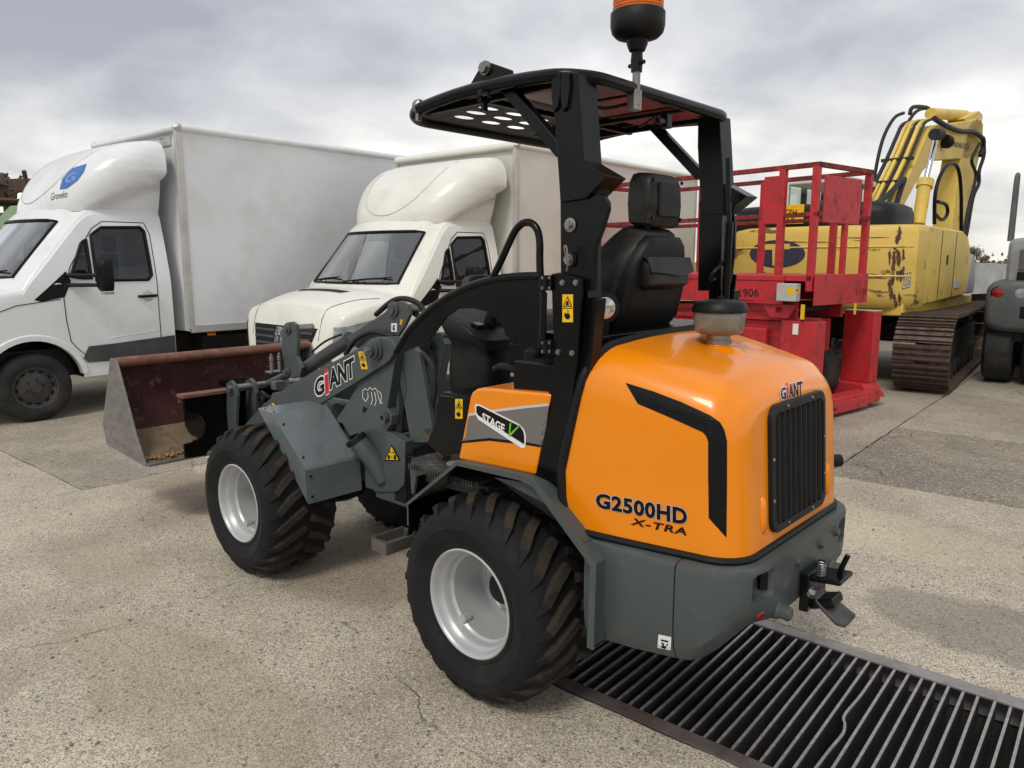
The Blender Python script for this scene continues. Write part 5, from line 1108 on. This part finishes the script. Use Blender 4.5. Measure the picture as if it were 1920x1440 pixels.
    for s in (1, -1):
        cp = MB(); cp.lathe([(.0, .058), (.04, .045), (.055, .01), (.055, -.03)], (bx0_ + .0, s * (hw_ - .015), z1_ + .0), (.6, s * .6, .5), 14); cp.build('corner_cap', ALU, bo)
    if not vw:
        sg = MB(); sg.box((bx0_ + .008, .80, 2.93), (.006, .26, .10)); so_ = sg.build('body_plate', ALU, bo); sb_ = bvh_of(so_)
        text_quad('body_plate_lettering', 'BOX', [(298, 256), (309, 253), (309, 260), (298, 263)], fr, sb_, BLACKP, bo, .003, .01)
    for y in (.42, -.42):
        ch = MB(); ch.box((-3.7, y, .62), (4.6, .08, .18)); ch.build('chassis_rail', CHASS, T)
    ck = MB(); ck.box((-.3, 0, .55), (1.8, 1.5, .3)); ck.box((-2.2, .55, .55), (.6, .4, .3)); ck.box((-2.0, -.6, .5), (.8, .35, .35)); ck.build('underbody', CHASS, T)
    road_wheel(T, 0, .985, 1); road_wheel(T, 0, -.985, -1); road_wheel(T, -3.67, .98, 1); road_wheel(T, -3.67, -.98, -1)
    return T
T1F = Frame(-140, (-5.5493, 8.0481)); T2F = Frame(-139, (-1.7234, 8.3528))
box_truck(T1F, 1.0, 'white box truck with a blue company mark on its wind deflector', srgb(226, 227, 228), srgb(226, 227, 229), False)
box_truck(T2F, .95, 'cream white box truck with a round chrome grille badge behind the loader', srgb(228, 226, 216), srgb(220, 217, 205), True)
# ================================================================== SCISSOR LIFT
SF = Frame(-39, (2.99, 7.5)); SL = empty('scissor_lift', SF, 'red scissor lift platform with worn guard rails behind the loader', 'scissor lift')
def sbox(name, x0, x1, y0, y1, z0, z1, mat=RED, parent=SL, bevel=.006):
    b = MB(); b.box(((x0 + x1) / 2, (y0 + y1) / 2, (z0 + z1) / 2), (abs(x1 - x0), abs(y1 - y0), abs(z1 - z0))); return b.build(name, mat, parent, bevel=bevel)
LX, LW = 3.05, -1.12
for z, h in ((2.535, .05), (2.06, .045), (1.99, .03)):
    if z < 2.0: continue
    for y in (-.025, LW + .025): sbox('guard_rail', .0, LX, y - .02, y + .02, z - h / 2, z + h / 2, REDRAIL)
    for x in (.02, LX - .02): sbox('guard_rail', x - .02, x + .02, LW, 0, z - h / 2, z + h / 2, REDRAIL)
for x in (.04, .40, 1.3, 2.2, LX - .04):
    for y in (-.03, LW + .03): sbox('rail_post', x - .035, x + .035, y - .03, y + .03, 1.30 if x < .5 else 1.45, 2.52, RED)
sbox('rail_post', .0, .05, LW * .55 - .03, LW * .55 + .03, 1.45, 2.06, RED)
sbox('guard_panel', -.004, .012, -.86, -.12, 1.98, 2.44, RED); sbox('guard_panel', .43, .60, -.012, .004, 1.98, 2.46, RED)
sbox('end_board', -.03, -.012, LW + .02, -.01, 1.16, 1.47, RED)
sbox('deck', .0, LX, LW, .0, 1.40, 1.46, RED); ds = sbox('deck_side', .30, LX, .002, .03, 1.16, 1.455, RED); sbox('deck_side', .0, LX, LW - .03, LW - .002, 1.16, 1.455, RED)
sbox('deck_groove', .30, LX, .031, .034, 1.40, 1.405, BLACKP, bevel=0); sbox('deck_slot', .62, .95, .031, .034, 1.185, 1.19, BLACKP, bevel=0)
SDB = bvh_of(ds); text_quad('unit_number', '11906', [(1376, 541), (1423, 541), (1423, 556), (1376, 557)], SF, SDB, pm('dark_red_print', srgb(70, 14, 16), .5), SL, .004, .012)
cbx = sbox('control_box', .10, .32, .03, .12, 1.20, 1.38, ALU, bevel=.01); CBB = bvh_of(cbx)
decal('warning_sticker', [(1476, 540), (1499, 538), (1499, 551), (1476, 553)], SF, CBB, YELP, SL, .003); decal('warning_sticker', [(1493, 541), (1497, 549), (1489, 549)], SF, CBB, BLACKP, SL, .004)
text_quad('unit_number_faint', '1190', [(1605, 541), (1628, 540), (1628, 553), (1605, 555)], SF, bvh_of(bpy.data.objects['end_board']), pm('faint_red_print', srgb(150, 26, 32), .5), SL, .004, .01)
for y in (-.10, LW + .1):
    for k, z in enumerate((.98, 1.07)):
        q = MB(); q.bar((.2, y, z + .06), (2.8, y, z - .06 if k else z + .02), .05, .10); q.build('scissor_arm', RED, SL, bevel=.004)
for x, z in ((.35, 1.10), (2.6, 1.10)): 
    q = MB(); q.tube([(x, .0, z), (x, LW, z)], .04, 12); q.build('scissor_pin', CHASS, SL)
g = MB(); g.prism([Vector((x, .0, z)) for x, z in ((.15, 1.16), (.55, 1.16), (.45, 1.02), (.25, 1.02))], (0, -.05, 0)); g.build('scissor_bracket', RED, SL, bevel=.004)
sbox('yellow_tag', .06, .10, .0, .012, 1.02, 1.17, YELP, bevel=.002); sbox('yellow_tag', -.035, -.03, LW + .25, LW + .30, 1.04, 1.16, YELP, bevel=.002)
sbox('chassis', .3, 2.9, -1.0, -.12, .42, .98, RED, bevel=.02); sbox('chassis_side', .5, 2.75, -.1, -.02, .45, .9, RED, bevel=.02)
ta = sbox('end_tower', -.05, .33, -.24, -.02, .16, 1.0, RED, bevel=.012); sbox('tower_lid', -.02, .2, -.2, -.06, 1.0, 1.03, REDRAIL, bevel=.004)
sbox('paper_label', .13, .19, -.02, -.014, .86, .97, WHITEP, bevel=0)
sbox('end_tower', -.05, .30, -1.44, -1.27, .25, 1.05, RED, bevel=.012); sbox('tower_lid', -.05, .30, -1.44, -1.27, 1.05, 1.06, ALU, bevel=.003)
pr = MB(); pr.prism([Vector((x, -1.10, z)) for x, z in ((-.05, .25), (.30, .25), (.42, .10), (-.16, .10))], (0, -.34, 0)); pr.build('tower_foot', RED, SL, bevel=.006)
sbox('end_beam', -.16, .02, -1.32, -.02, .06, .20, RED, bevel=.012); sbox('end_beam', -.18, -.14, -1.0, .1, .04, .16, RED, bevel=.01)
q = MB(); q.tube(curve_pts([Vector((-.20, -.02, .10)), Vector((-.26, -.05, .13)), Vector((-.26, -.15, .13)), Vector((-.2, -.18, .10))], 5), .012, 8); q.build('tow_eye', CHASS, SL)
for x in (.55, 2.5):
    for y, s in ((-.03, 1), (-1.09, -1)): road_wheel(SL, x, y, s, .36, .26)
# ================================================================== EXCAVATOR
EF = Frame(43, (5.46, 11.65)); EX = empty('excavator', EF, 'weathered yellow crawler excavator with its arm raised behind the red lift', 'excavator')
EYEL = pm('faded_yellow_paint', srgb(222, 190, 92), .5, var=.1, scale=2, dirt=srgb(120, 84, 52), dirt_amt=.8, dirt_lo=.60, dirt_hi=.68, dirt_scale=3.5)
EBODY = pm('worn_yellow_body', srgb(216, 184, 90), .5, var=.08, scale=1.5, dirt=srgb(86, 62, 46), dirt_amt=.9, dirt_lo=.585, dirt_hi=.63, dirt_scale=2.2, stretch=(1, .6, 2.4))
TRK = pm('rusty_track_steel', srgb(98, 84, 74), .55, metal=.45, var=.3, scale=9, dirt=srgb(66, 50, 42), dirt_amt=.8, dirt_scale=8, dirt_lo=.42, dirt_hi=.64)
cwb = MB(); R = []
for z, d in ((1.02, .07), (1.08, .02), (1.2, 0), (1.6, 0), (1.95, .01), (2.02, .04), (2.05, .10)):
    ring = []
    for k in range(33):
        t = k / 32 * 2 - 1; y = 1.24 * t; bulge = .30 * (1 - abs(t) ** 2.2); xx = -2.12 - bulge + .10 * abs(t) ** 10 + d
        ring.append(Vector((xx, y * (1 - d * .3), z)))
    ring += [Vector((-1.55, 1.24 - d * .3, z)), Vector((-1.55, -1.24 + d * .3, z))]
    R.append(ring)
cwb.rings(R); cw2 = cwb.build('counterweight', EBODY, EX, smooth=40); ECB = bvh_of(cw2)
NAVY = pm('navy_print', srgb(54, 56, 72), .5, var=.2, scale=12, dirt=srgb(170, 150, 90), dirt_amt=.5, dirt_lo=.6, dirt_hi=.65)
decal('oval_mark', [(1458 + 52 * math.cos(k * .2094), 476 + 26 * math.sin(k * .2094)) for k in range(30)], EF, ECB, NAVY, EX, .005)
text_quad('oval_letter', 'T', [(1432, 458), (1482, 457), (1482, 496), (1432, 499)], EF, ECB, EYEL, EX, .011, .06)
for z in (1.42, 1.78):
    gq = MB(); gq.tube([EFp + Vector((-.002, 0, 0)) for EFp in [ECB.ray_cast(Vector((-4, -1.2 + 2.4 * k / 20, z)), Vector((1, 0, 0)))[0] for k in range(21)]], .012, 6); gq.build('dent_line', EYEL, cw2)
sd_ = MB(); pl_ = [(-1.54, 1.04), (.55, 1.10), (.85, 1.15), (.85, 1.55), (.75, 1.75), (.55, 1.95), (.2, 2.03), (-1.54, 2.05)]
sd_.prism([Vector((x, -1.23, z)) for x, z in pl_], (0, .9, 0)); sdo = sd_.build('side_housing', EYEL, EX, bevel=.03, seg=3); SDO = bvh_of(sdo)
for x in (-.9, -.15):
    q = MB(); q.box((x, -1.232, 1.55), (.012, .006, .9)); q.build('housing_gap', SEAM, EX)
q = MB(); q.box((-.55, -1.234, 1.62), (.07, .01, .13)); q.build('door_latch', BLACKP, EX, bevel=.004)
q = MB(); q.box((.1, -1.234, 1.28), (.3, .006, .12)); q.build('grey_sticker', LGREYP, EX)
logo('size_lettering', '215', [(1692, 514), (1708, 512), (1708, 537), (1692, 541)], bvh_of(sdo, cw2), EX, EF, .0, .05, base=.006, shear=.25, white=NAVY, ink=LGREYP); text_quad('size_lettering', 'B', [(1710, 526), (1716, 525), (1716, 535), (1710, 536)], EF, SDO, NAVY, EX, .006, .02)
q = MB(); q.prism([Vector((x, -1.24, z)) for x, z in ((.62, 1.12), (1.15, 1.12), (1.2, 1.3), (1.1, 1.62), (.9, 1.72), (.80, 1.5))], (0, .6, 0)); q.build('grey_tank', pm('light_grey_paint', srgb(150, 152, 152), .5, var=.1), EX, bevel=.03, seg=3)
deckm = MB(); deckm.box((-.3, 0, 1.0), (3.6, 2.3, .16)); deckm.box((-.3, .5, 1.5), (2.4, 1.4, .95)); deckm.build('upper_deck', EYEL, EX, bevel=.02)
q = MB(); q.tube([(0, 0, .75), (0, 0, .95)], .65, 32); q.build('slew_ring', CHASS, EX)
q = MB(); q.rings([[Vector((-1.55 + .62 * cx * k, .15 + 1.1 * cy * k, z)) for cx, cy in [(math.copysign(abs(math.cos(t)) ** .35, math.cos(t)), math.copysign(abs(math.sin(t)) ** .35, math.sin(t))) for t in [j * .2618 + .01 for j in range(24)]]] for z, k in ((2.0, 1), (2.2, 1), (2.3, .97), (2.35, .88))]); eh = q.build('engine_cover', PLASTIC, EX, smooth=50)
EHB = bvh_of(eh)
q = MB(); q.box((-2.22, .27, 2.22), (.012, .30, .25), rotm(0, 0, 0)); pq = q.build('number_plate', pm('plate_yellow', srgb(240, 186, 20), .45), EX, bevel=.003); PQ = bvh_of(pq)
text_quad('number_plate_lettering', 'TZH', [(1470, 393), (1494, 393), (1494, 403), (1470, 403)], EF, PQ, BLACKP, EX, .004, .01); text_quad('number_plate_lettering', '4-K', [(1474, 407), (1491, 407), (1491, 417), (1474, 417)], EF, PQ, BLACKP, EX, .004, .01)
# cab
CABM = pm('pale_cab_paint', srgb(208, 208, 200), .4, var=.06)
for (x0, x1, y0, y1, z0, z1) in ((-.4, 1.2, .25, 1.2, 2.78, 2.88), (-.4, 1.2, .25, 1.2, 1.2, 2.0)): sbox('cab_panel', x0, x1, y0, y1, z0, z1, CABM, EX, .03)
for x in (-.36, .3, 1.16):
    for y in (.29, 1.16): sbox('cab_pillar', x - .04, x + .04, y - .04, y + .04, 2.0, 2.8, CABM if x < 0 else BLACKP, EX, .01)
for nm, a, b in (('cab_window', (-.38, .34, 2.02), (-.38, 1.12, 2.77)),):
    q = MB(); q.add([(a[0], a[1], a[2]), (b[0], b[1], a[2]), (b[0], b[1], b[2]), (a[0], a[1], b[2])], [(0, 1, 2, 3)]); q.build(nm, GLASS, EX, smooth=0)
for y in (.27, 1.19):
    q = MB(); q.add([(-.34, y, 2.02), (1.14, y, 2.02), (1.14, y, 2.77), (-.34, y, 2.77)], [(0, 1, 2, 3)]); q.build('cab_window', GLASS, EX, smooth=0)
q = MB(); q.box((.2, .72, 2.25), (.16, .5, .65)); q.build('cab_seat', INTER, EX, bevel=.04)
# boom, stick, cylinders
BY = -.12
BR = [(1680, 420), (1698, 381), (1716, 347), (1732, 320), (1742, 308), (1753, 301), (1790, 298), (1826, 297), (1841, 280), (1843, 250), (1841, 222), (1815, 226), (1779, 232), (1756, 234), (1744, 240), (1734, 262), (1715, 308), (1695, 350), (1672, 398), (1666, 420)]
q = MB(); q.prism([EF.Y(u, v, BY) for u, v in BR], (0, .44, 0)); bo_ = q.build('boom', EYEL, EX, bevel=.02); BB = bvh_of(bo_)
text_quad('company_lettering', 'DEN MANACKER', [(1776, 262), (1817, 270), (1817, 281), (1776, 274)], EF, BB, pm('brown_print', srgb(120, 96, 50), .5), EX, .006, .015)
q = MB(); q.prism([EF.Y(u, v, BY - .0) for u, v in ((1818, 232), (1834, 218), (1844, 232), (1842, 270), (1828, 330), (1815, 400), (1803, 455), (1796, 492), (1788, 492), (1782, 455), (1790, 380), (1800, 310))], (0, .34, 0)); q.build('stick', EYEL, EX, bevel=.02)
def etube(name, pts, y, r, mat, par=EX, n=12):
    q = MB(); q.tube(curve_pts([EF.Y(u, v, y) for u, v in pts], 5) if len(pts) > 2 else [EF.Y(u, v, y) for u, v in pts], r, n); return q.build(name, mat, par)
for y in (-.42, .62):
    etube('boom_cylinder', [(1722, 420), (1734, 345)], y, .10, EYEL); etube('boom_cylinder_gland', [(1733, 352), (1736, 338)], y, .125, EYEL); etube('boom_cylinder_rod', [(1735, 342), (1757, 250)], y, .045, CHROME)
etube('boom_pin', [(1752, 252), (1762, 252)], -.5, .09, CHASS)
etube('stick_cylinder', [(1745, 213), (1808, 216)], .1, .10, EYEL); etube('stick_cylinder_rod', [(1800, 216), (1838, 220)], .1, .05, CHROME)
etube('bucket_cylinder', [(1822, 262), (1806, 420)], -.05, .07, EYEL)
q = MB(); q.prism([EF.Y(u, v, -.1) for u, v in ((1808, 222), (1836, 208), (1842, 214), (1841, 240), (1820, 250))], (0, .3, 0)); q.build('knuckle', EYEL, EX, bevel=.01)
q = MB(); c = EF.Y(1776, 266, BY - .08); q.lathe([(.10, -.1), (.12, 0), (.10, .06), (0, .08)], c, (.8, -.3, -.3), 14); q.build('boom_lamp', BLACKP, EX)
rr = random.Random(4)
for i in range(6):        # pipes and hoses along the back of the boom
    y = BY + .05 + i * .072; d = .05
    P = [(1666, 425), (1672, 396), (1694, 349), (1714, 306), (1733, 260), (1743, 238), (1756, 231)]
    pts = [EF.Y(u, v, BY) for u, v in P]; path = [Vector((p.x - .10, y, p.z + .06)) for p in pts]
    q = MB(); q.tube(curve_pts(path, 5), .034 if i % 2 else .024, 8); q.build('boom_pipe', EYEL if i in (1, 3, 4) else HOSE, EX)
for t in (1, 3):
    p = EF.Y(*[(1672, 396), (1694, 349), (1704, 327), (1714, 306)][t], BY); q = MB(); q.box((p.x - .11, BY + .23, p.z + .07), (.05, .50, .05)); q.build('pipe_clamp', CHASS, EX)
etube('boom_hose', [(1634, 388), (1640, 330), (1655, 262), (1676, 222), (1694, 212)], .62, .03, HOSE)
etube('boom_hose', [(1648, 398), (1665, 330), (1688, 262), (1712, 215), (1735, 203), (1752, 212)], .50, .032, HOSE)
etube('boom_hose', [(1706, 214), (1712, 201), (1738, 202), (1748, 214)], .3, .035, HOSE); etube('boom_hose', [(1752, 222), (1774, 236), (1800, 246), (1826, 248), (1844, 264), (1838, 292)], -.2, .045, HOSE)
etube('stick_hose', [(1844, 258), (1845, 290), (1836, 320), (1835, 345), (1824, 372), (1812, 440), (1802, 470)], -.22, .035, HOSE); etube('stick_hose', [(1838, 268), (1822, 300), (1830, 330), (1818, 380), (1806, 440)], -.26, .03, HOSE)
etube('boom_hose', [(1672, 420), (1680, 385), (1690, 352), (1694, 336), (1660, 370), (1636, 384)], -.3, .04, HOSE)
etube('hand_rail', [(1752, 420), (1754, 360), (1768, 320), (1785, 306), (1797, 318), (1802, 360), (1802, 430), (1800, 500)], -1.0, .026, BLACKP); etube('hand_rail', [(1754, 402), (1766, 412), (1776, 402), (1774, 384), (1758, 378)], -1.0, .025, BLACKP)
# tracks
def make_track(y0):
    root = MB(); root.box((0, 0, .48), (3.2, .34, .42))
    tr = root.build('track_frame', CHASS, EX, bevel=.03)
    for x in (-1.85, 1.85):
        s = MB(); s.lathe([(.40, -.08), (.42, 0), (.40, .08)], (x, 0, .49), (0, 1, 0), 28); s.build('track_idler', CHASS, tr)
    for k in range(8):
        s = MB(); s.lathe([(.13, -.2), (.13, .2)], (-1.4 + k * .4, 0, .18), (0, 1, 0), 14); s.build('track_roller', CHASS, tr)
    r = .435; xe = 1.86; zc = .495; L1 = 2 * xe; per = 2 * L1 + 2 * math.pi * r; n = 46; sh = None
    mb = MB(); mb.box((0, 0, 0), (.205, .62, .02)); 
    for dx in (-.07, 0, .07): mb.box((dx, 0, .022), (.022, .62, .032))
    for dy in (-.1, .1): mb.box((0, dy, -.03), (.15, .05, .05))
    for k in range(n):
        s_ = per * k / n
        if s_ < L1: x, z, a = -xe + s_, zc + r - .03 * math.sin(math.pi * s_ / L1), 0
        elif s_ < L1 + math.pi * r: t = (s_ - L1) / r; x, z, a = xe + r * math.sin(t), zc + r * math.cos(t), t
        elif s_ < 2 * L1 + math.pi * r: x, z, a = xe - (s_ - L1 - math.pi * r), zc - r, math.pi
        else: t = (s_ - 2 * L1 - math.pi * r) / r; x, z, a = -xe - r * math.sin(t), zc - r * math.cos(t), math.pi + t
        if sh is None: sh = mb.build('track_shoe', TRK, tr, smooth=0); o = sh
        else: o = sh.copy(); COL.objects.link(o); o.parent = tr
        o.location = (x, 0, z); o.rotation_euler = (0, a, 0)
    return tr
a_ = math.radians(6); ct_ = Vector((-.30, -1.36, 0))
tR = make_track(0); tR.location = (-.14, -1.24, 0); tR.rotation_euler.z = a_
tL = clone(tR, EX); tL.location = (-.34, .86, 0)
q = MB(); q.box((0, -.15, .62), (1.6, 1.9, .3)); q.build('undercarriage', CHASS, EX, bevel=.05)
rr = random.Random(15)
RUSTP = pm('bare_rust', srgb(92, 64, 48), .8, var=.4, scale=20)
XB_ = bvh_of(cw2, sdo)
for i in range(30):        # chipped and rusted patches near the right corner of the counterweight
    v = rr.uniform(430, 572); u = 1688 + rr.gauss(-4, 7) - (8 if v > 520 else 0); w = rr.uniform(1.5, 5); h = rr.uniform(5, 17); n = 15
    pl = [(u + w * math.cos(k * 6.283 / n) * rr.uniform(.5, 1.1), v + h * math.sin(k * 6.283 / n) * rr.uniform(.4, 1.2)) for k in range(n)]
    decal('rust_patch', pl, EF, XB_, RUSTP, EX, .004, 8)
for i in range(18):        # long scrapes across its back
    u, v = rr.uniform(1480, 1675), rr.choice((444, 452, 520, 531, 545, 556)) + rr.uniform(-2, 2); w = rr.uniform(14, 50)
    decal('scrape', [(u - w, v), (u, v - .8), (u + w, v + w * .01), (u, v + rr.uniform(.4, 1.3))], EF, XB_, RUSTP, EX, .004, 12)
# ================================================================== ROLLER at the right edge
RF = Frame(38, (7.72, 10.4)); RO = empty('road_roller', RF, 'grey road roller with round rear lamps cut off by the right edge', 'road roller')
RG = pm('roller_grey_paint', srgb(140, 143, 144), .5, var=.1, dirt=srgb(110, 104, 96), dirt_amt=.5); RDK = pm('roller_dark_grey', srgb(88, 90, 92), .5, var=.12, dirt=srgb(70, 64, 58), dirt_amt=.5)
def rring(x, w, z0, z1, p=.3): return [Vector((x, w * math.copysign(abs(math.cos(t)) ** p, math.cos(t)), (z0 + z1) / 2 + (z1 - z0) / 2 * math.copysign(abs(math.sin(t)) ** p, math.sin(t)))) for t in [k * .19635 + .01 for k in range(32)]]
q = MB(); q.rings([rring(-1.52, .75, .78, 1.30), rring(-1.5, .80, .74, 1.34), rring(-1.44, .84, .70, 1.36), rring(-1.0, .86, .70, 1.38), rring(1.6, .86, .75, 1.38)]); q.build('body', RDK, RO, smooth=40)
q = MB(); q.rings([rring(-1.34, .62, 1.30, 1.86, .2), rring(-1.30, .66, 1.28, 1.90, .2), rring(-.2, .66, 1.28, 1.92, .2), rring(.1, .60, 1.28, 1.7, .2)]); q.build('engine_hood', RG, RO, smooth=40)
q = MB(); q.box((-1.352, .25, 1.62), (.02, .55, .26)); q.build('hood_recess', RDK, RO, bevel=.02)
for y in (.70, -.70):
    q = MB(); q.lathe([(.085, -.05), (.085, .012), (.075, .016)], (-1.50, y, 1.20), (-1, 0, 0), 24); h = q.build('lamp', BLACKP, RO); q = MB(); q.lathe([(.075, .014), (.05, .024), (0, .028)], (-1.50, y, 1.20), (-1, 0, 0), 24); q.build('lens', REDLENS, h)
    q = MB(); q.lathe([(.085, -.05), (.085, .012), (.075, .016)], (-1.50, y - .24 * math.copysign(1, y), 1.20), (-1, 0, 0), 24); h = q.build('lamp', BLACKP, RO); q = MB(); q.lathe([(.075, .014), (.05, .024), (0, .028)], (-1.50, y - .24 * math.copysign(1, y), 1.20), (-1, 0, 0), 24); q.build('lens', HLENS, h)
    q = MB(); q.tube(curve_pts([Vector((-1.2, y * .95, 1.86)), Vector((-1.17, y * .95, 2.3)), Vector((-1.13, y * .95, 2.62)), Vector((-1.05, y * .95, 2.70)), Vector((-.97, y * .95, 2.62)), Vector((-.93, y * .95, 1.88))], 5), .028, 10); q.build('hand_rail', RDK, RO)
q = MB(); q.box((-1.515, .0, .96), (.03, .9, .16)); q.build('bumper_recess', BLACKP, RO, bevel=.02)
q = MB(); q.box((-1.42, .45, 1.42), (.06, .16, .10)); q.build('work_lamp', BLACKP, RO, bevel=.01)
for k in range(4):
    q = MB(); q.lathe([(.2, -.16), (.38, -.17), (.44, -.13), (.45, 0), (.44, .13), (.38, .17), (.2, .16)], (-1.0, -.66 + k * .44, .45), (0, 1, 0), 36); q.build('tyre', RUBT, RO, smooth=40)
q = MB(); q.tube([(1.1, -.8, .5), (1.1, .8, .5)], .5, 40); q.build('drum', CHASS, RO, bevel=.02)
q = MB(); q.box((-.2, 0, .66), (2.2, 1.3, .2)); q.build('chassis', CHASS, RO, bevel=.02)
# ================================================================== pale trailer behind the excavator
TF = Frame(60, (10.4, 17.0)); TRL = empty('flatbed_trailer', TF, 'pale grey flatbed trailer between the excavator and the roller', 'trailer')
TG = pm('pale_trailer_grey', srgb(176, 178, 178), .5, var=.1, dirt=srgb(120, 112, 100), dirt_amt=.4)
sbox('bed', -3, 3, -1.1, 1.1, .95, 1.08, TG, TRL)
for k in range(6):
    for y in (-1.1, 1.08): sbox('side_board', -3 + k + .02, -2 + k - .02, y, y + .03, 1.09, 1.55, TG, TRL, .004)
for y in (-.02, .04): sbox('tail_board', -3.03, -3.0, -1.08 + (1.1 if y > 0 else 0), .0 + (1.08 if y > 0 else 0), 1.09, 1.55, TG, TRL, .004)
for x in (-1.5, -.6, 1.8):
    for y, s in ((1.0, 1), (-1.0, -1)): road_wheel(TRL, x, y, s, .42, .25)
sbox('frame_beam', -2.9, 2.9, -.5, .5, .7, .94, CHASS, TRL)
# ================================================================== green covered heap with scrap on a pallet, far left
KF = Frame(-50, (-8.75, 13.9)); KC = empty('green_container', KF, 'faded green tarpaulin covered container at the left edge beyond the truck', 'container')
GRN = pm('faded_green_tarp', srgb(128, 150, 112), .7, var=.15, scale=2, bump=.3, bscale=6, dirt=srgb(96, 108, 84), dirt_amt=.5)
q = MB(); R = []
for i in range(9):
    x = -2.6 + i * .65; h = 2.30 + .10 * math.sin(i * 1.7); R.append([Vector((x, -1.2, .5)), Vector((x, -1.22, 1.6)), Vector((x, -1.1, h - .1)), Vector((x, -.5, h + .10)), Vector((x, .2, h + .12)), Vector((x, .9, h + .02 + .05 * math.sin(i * 2.3))), Vector((x, 1.15, h - .25)), Vector((x, 1.22, 1.5)), Vector((x, 1.2, .5))])
q.rings(R); q.build('tarpaulin', GRN, KC, smooth=60)
sbox('skip_body', -2.5, 2.5, -1.15, 1.15, .12, 1.5, pm('green_skip_paint', srgb(84, 112, 80), .6, var=.15), KC, .03)
sbox('skid', -2.5, 2.5, -.9, -.7, -.01, .13, CHASS, KC); sbox('skid', -2.5, 2.5, .7, .9, -.01, .13, CHASS, KC)
PF = Frame(-42, (-8.75, 13.5)); PA = empty('pallet', PF, 'brown wooden pallet lying on the green covered container', 'pallet'); PA.location.z = 2.50
WOOD = pm('old_pallet_wood', srgb(122, 96, 72), .85, var=.3, scale=6, stretch=(1, 8, 8))
for k in range(6): sbox('plank', -.9 + k * .33, -.68 + k * .33, -.9, .9, .10, .13, WOOD, PA, .003)
for y in (-.8, 0, .8): sbox('bearer', -.95, .95, y - .05, y + .05, -.02, .10, WOOD, PA, .003)
SCR = pm('scrap_iron', srgb(96, 88, 82), .6, metal=.5, var=.45, scale=5, dirt=srgb(112, 74, 50), dirt_amt=.7)
rr = random.Random(21)
for i in range(14):
    a = PF.w(rr.uniform(-.7, .7), rr.uniform(-.7, .7)); s = Frame(rr.uniform(-90, 90), a); z0 = 2.63 + (.0 if i < 8 else .22)
    q = MB(); w = rr.uniform(.16, .3)
    q.box((0, 0, w * .4), (w * 1.5, w, w * .8), rotm(rr.uniform(-.06, .06), rr.uniform(-.06, .06), 0))
    for _ in range(5): q.tube([(rr.uniform(-.2, .2), rr.uniform(-.14, .14), w * .3), (rr.uniform(-.25, .25), rr.uniform(-.2, .2), w * rr.uniform(.6, 1.3))], rr.uniform(.02, .06), 8)
    q.lathe([(w * .4, -.05), (w * .42, 0), (w * .4, .05)], (w * .8, 0, w * .45), (1, rr.uniform(-.3, .3), 0), 14)
    o = q.build('scrap_engine', SCR, bevel=.01); o.location = (a.x, a.y, z0); o.rotation_euler.z = s.rz
    put(o, 'rusty scrap engine part heaped on the wooden pallet at the left edge', 'scrap', 'scrap engine parts on the pallet', )
# ================================================================== far trees beyond the field
BARK = pm('bark', srgb(92, 80, 68), .9, var=.2); LEAF = pm('sparse_foliage', srgb(112, 102, 82), .9, var=.35, scale=2)
def tree(x, y, h, seed, label):
    rr = random.Random(seed); r = bpy.data.objects.new('field_tree', None); COL.objects.link(r); r.location = (x, y, .0); put(r, label, 'tree', 'trees beyond the field')
    tk = MB(); tips = []
    def grow(p, d, L, rad, lev):
        e = p + d * L; m_ = p + d * L * .5 + Vector((rr.uniform(-1, 1), rr.uniform(-1, 1), 0)) * L * .06
        tk.tube([p, m_, e], [rad, rad * .8, rad * .6], 6)
        if lev >= 3: tips.append(e); return
        for _ in range(rr.choice((3, 4))):
            nd_ = (d + Vector((rr.uniform(-1, 1), rr.uniform(-1, 1), rr.uniform(-.1, .7))) * .75).normalized(); grow(m_ + (e - m_) * rr.uniform(.3, 1), nd_, L * rr.uniform(.55, .8), rad * .55, lev + 1)
    grow(Vector((0, 0, -.1)), Vector((0, 0, 1)), h * .36, h * .03, 0); tk.build('trunk', BARK, r)
    cr = MB()
    for t in tips:
        for _ in range(26):
            c = t + Vector((rr.gauss(0, 1), rr.gauss(0, 1), rr.gauss(0, .8))) * h * .075; s = h * rr.uniform(.008, .02); R_ = rotm(rr.uniform(0, 3), rr.uniform(0, 3), rr.uniform(0, 3))
            cr.add([c + R_ @ Vector((-s, -s * .6, 0)), c + R_ @ Vector((s, -s * .6, 0)), c + R_ @ Vector((s * .6, s, 0)), c + R_ @ Vector((-s * .7, s * .7, 0))], [(0, 1, 2, 3)])
    cr.build('crown', LEAF, r, fix=False, smooth=0)
for i, (u, d, h, w) in enumerate(((1808, 140, 4.0, 'leftmost'), (1824, 105, 4.4, 'tallest and middle'), (1842, 130, 3.2, 'rightmost'))):
    tree((u - 960) / 1418 * d, d, h, 40 + i, w + ' small tree on the horizon between excavator and roller')
hg = MB(); rr = random.Random(77)
for _ in range(5200):
    x = rr.uniform(60, 240); c = Vector((x, 190 + rr.uniform(-3, 3), abs(rr.gauss(0, 1.1)))); s = rr.uniform(.12, .4); R_ = rotm(rr.uniform(0, 3), rr.uniform(0, 3), rr.uniform(0, 3))
    hg.add([c + R_ @ Vector((-s, -s, 0)), c + R_ @ Vector((s, -s, 0)), c + R_ @ Vector((s, s, 0)), c + R_ @ Vector((-s, s, 0))], [(0, 1, 2, 3)])
put(hg.build('far_hedge', LEAF, fix=False, smooth=0), 'low brown hedge line along the far end of the field', 'hedge', kind='stuff')
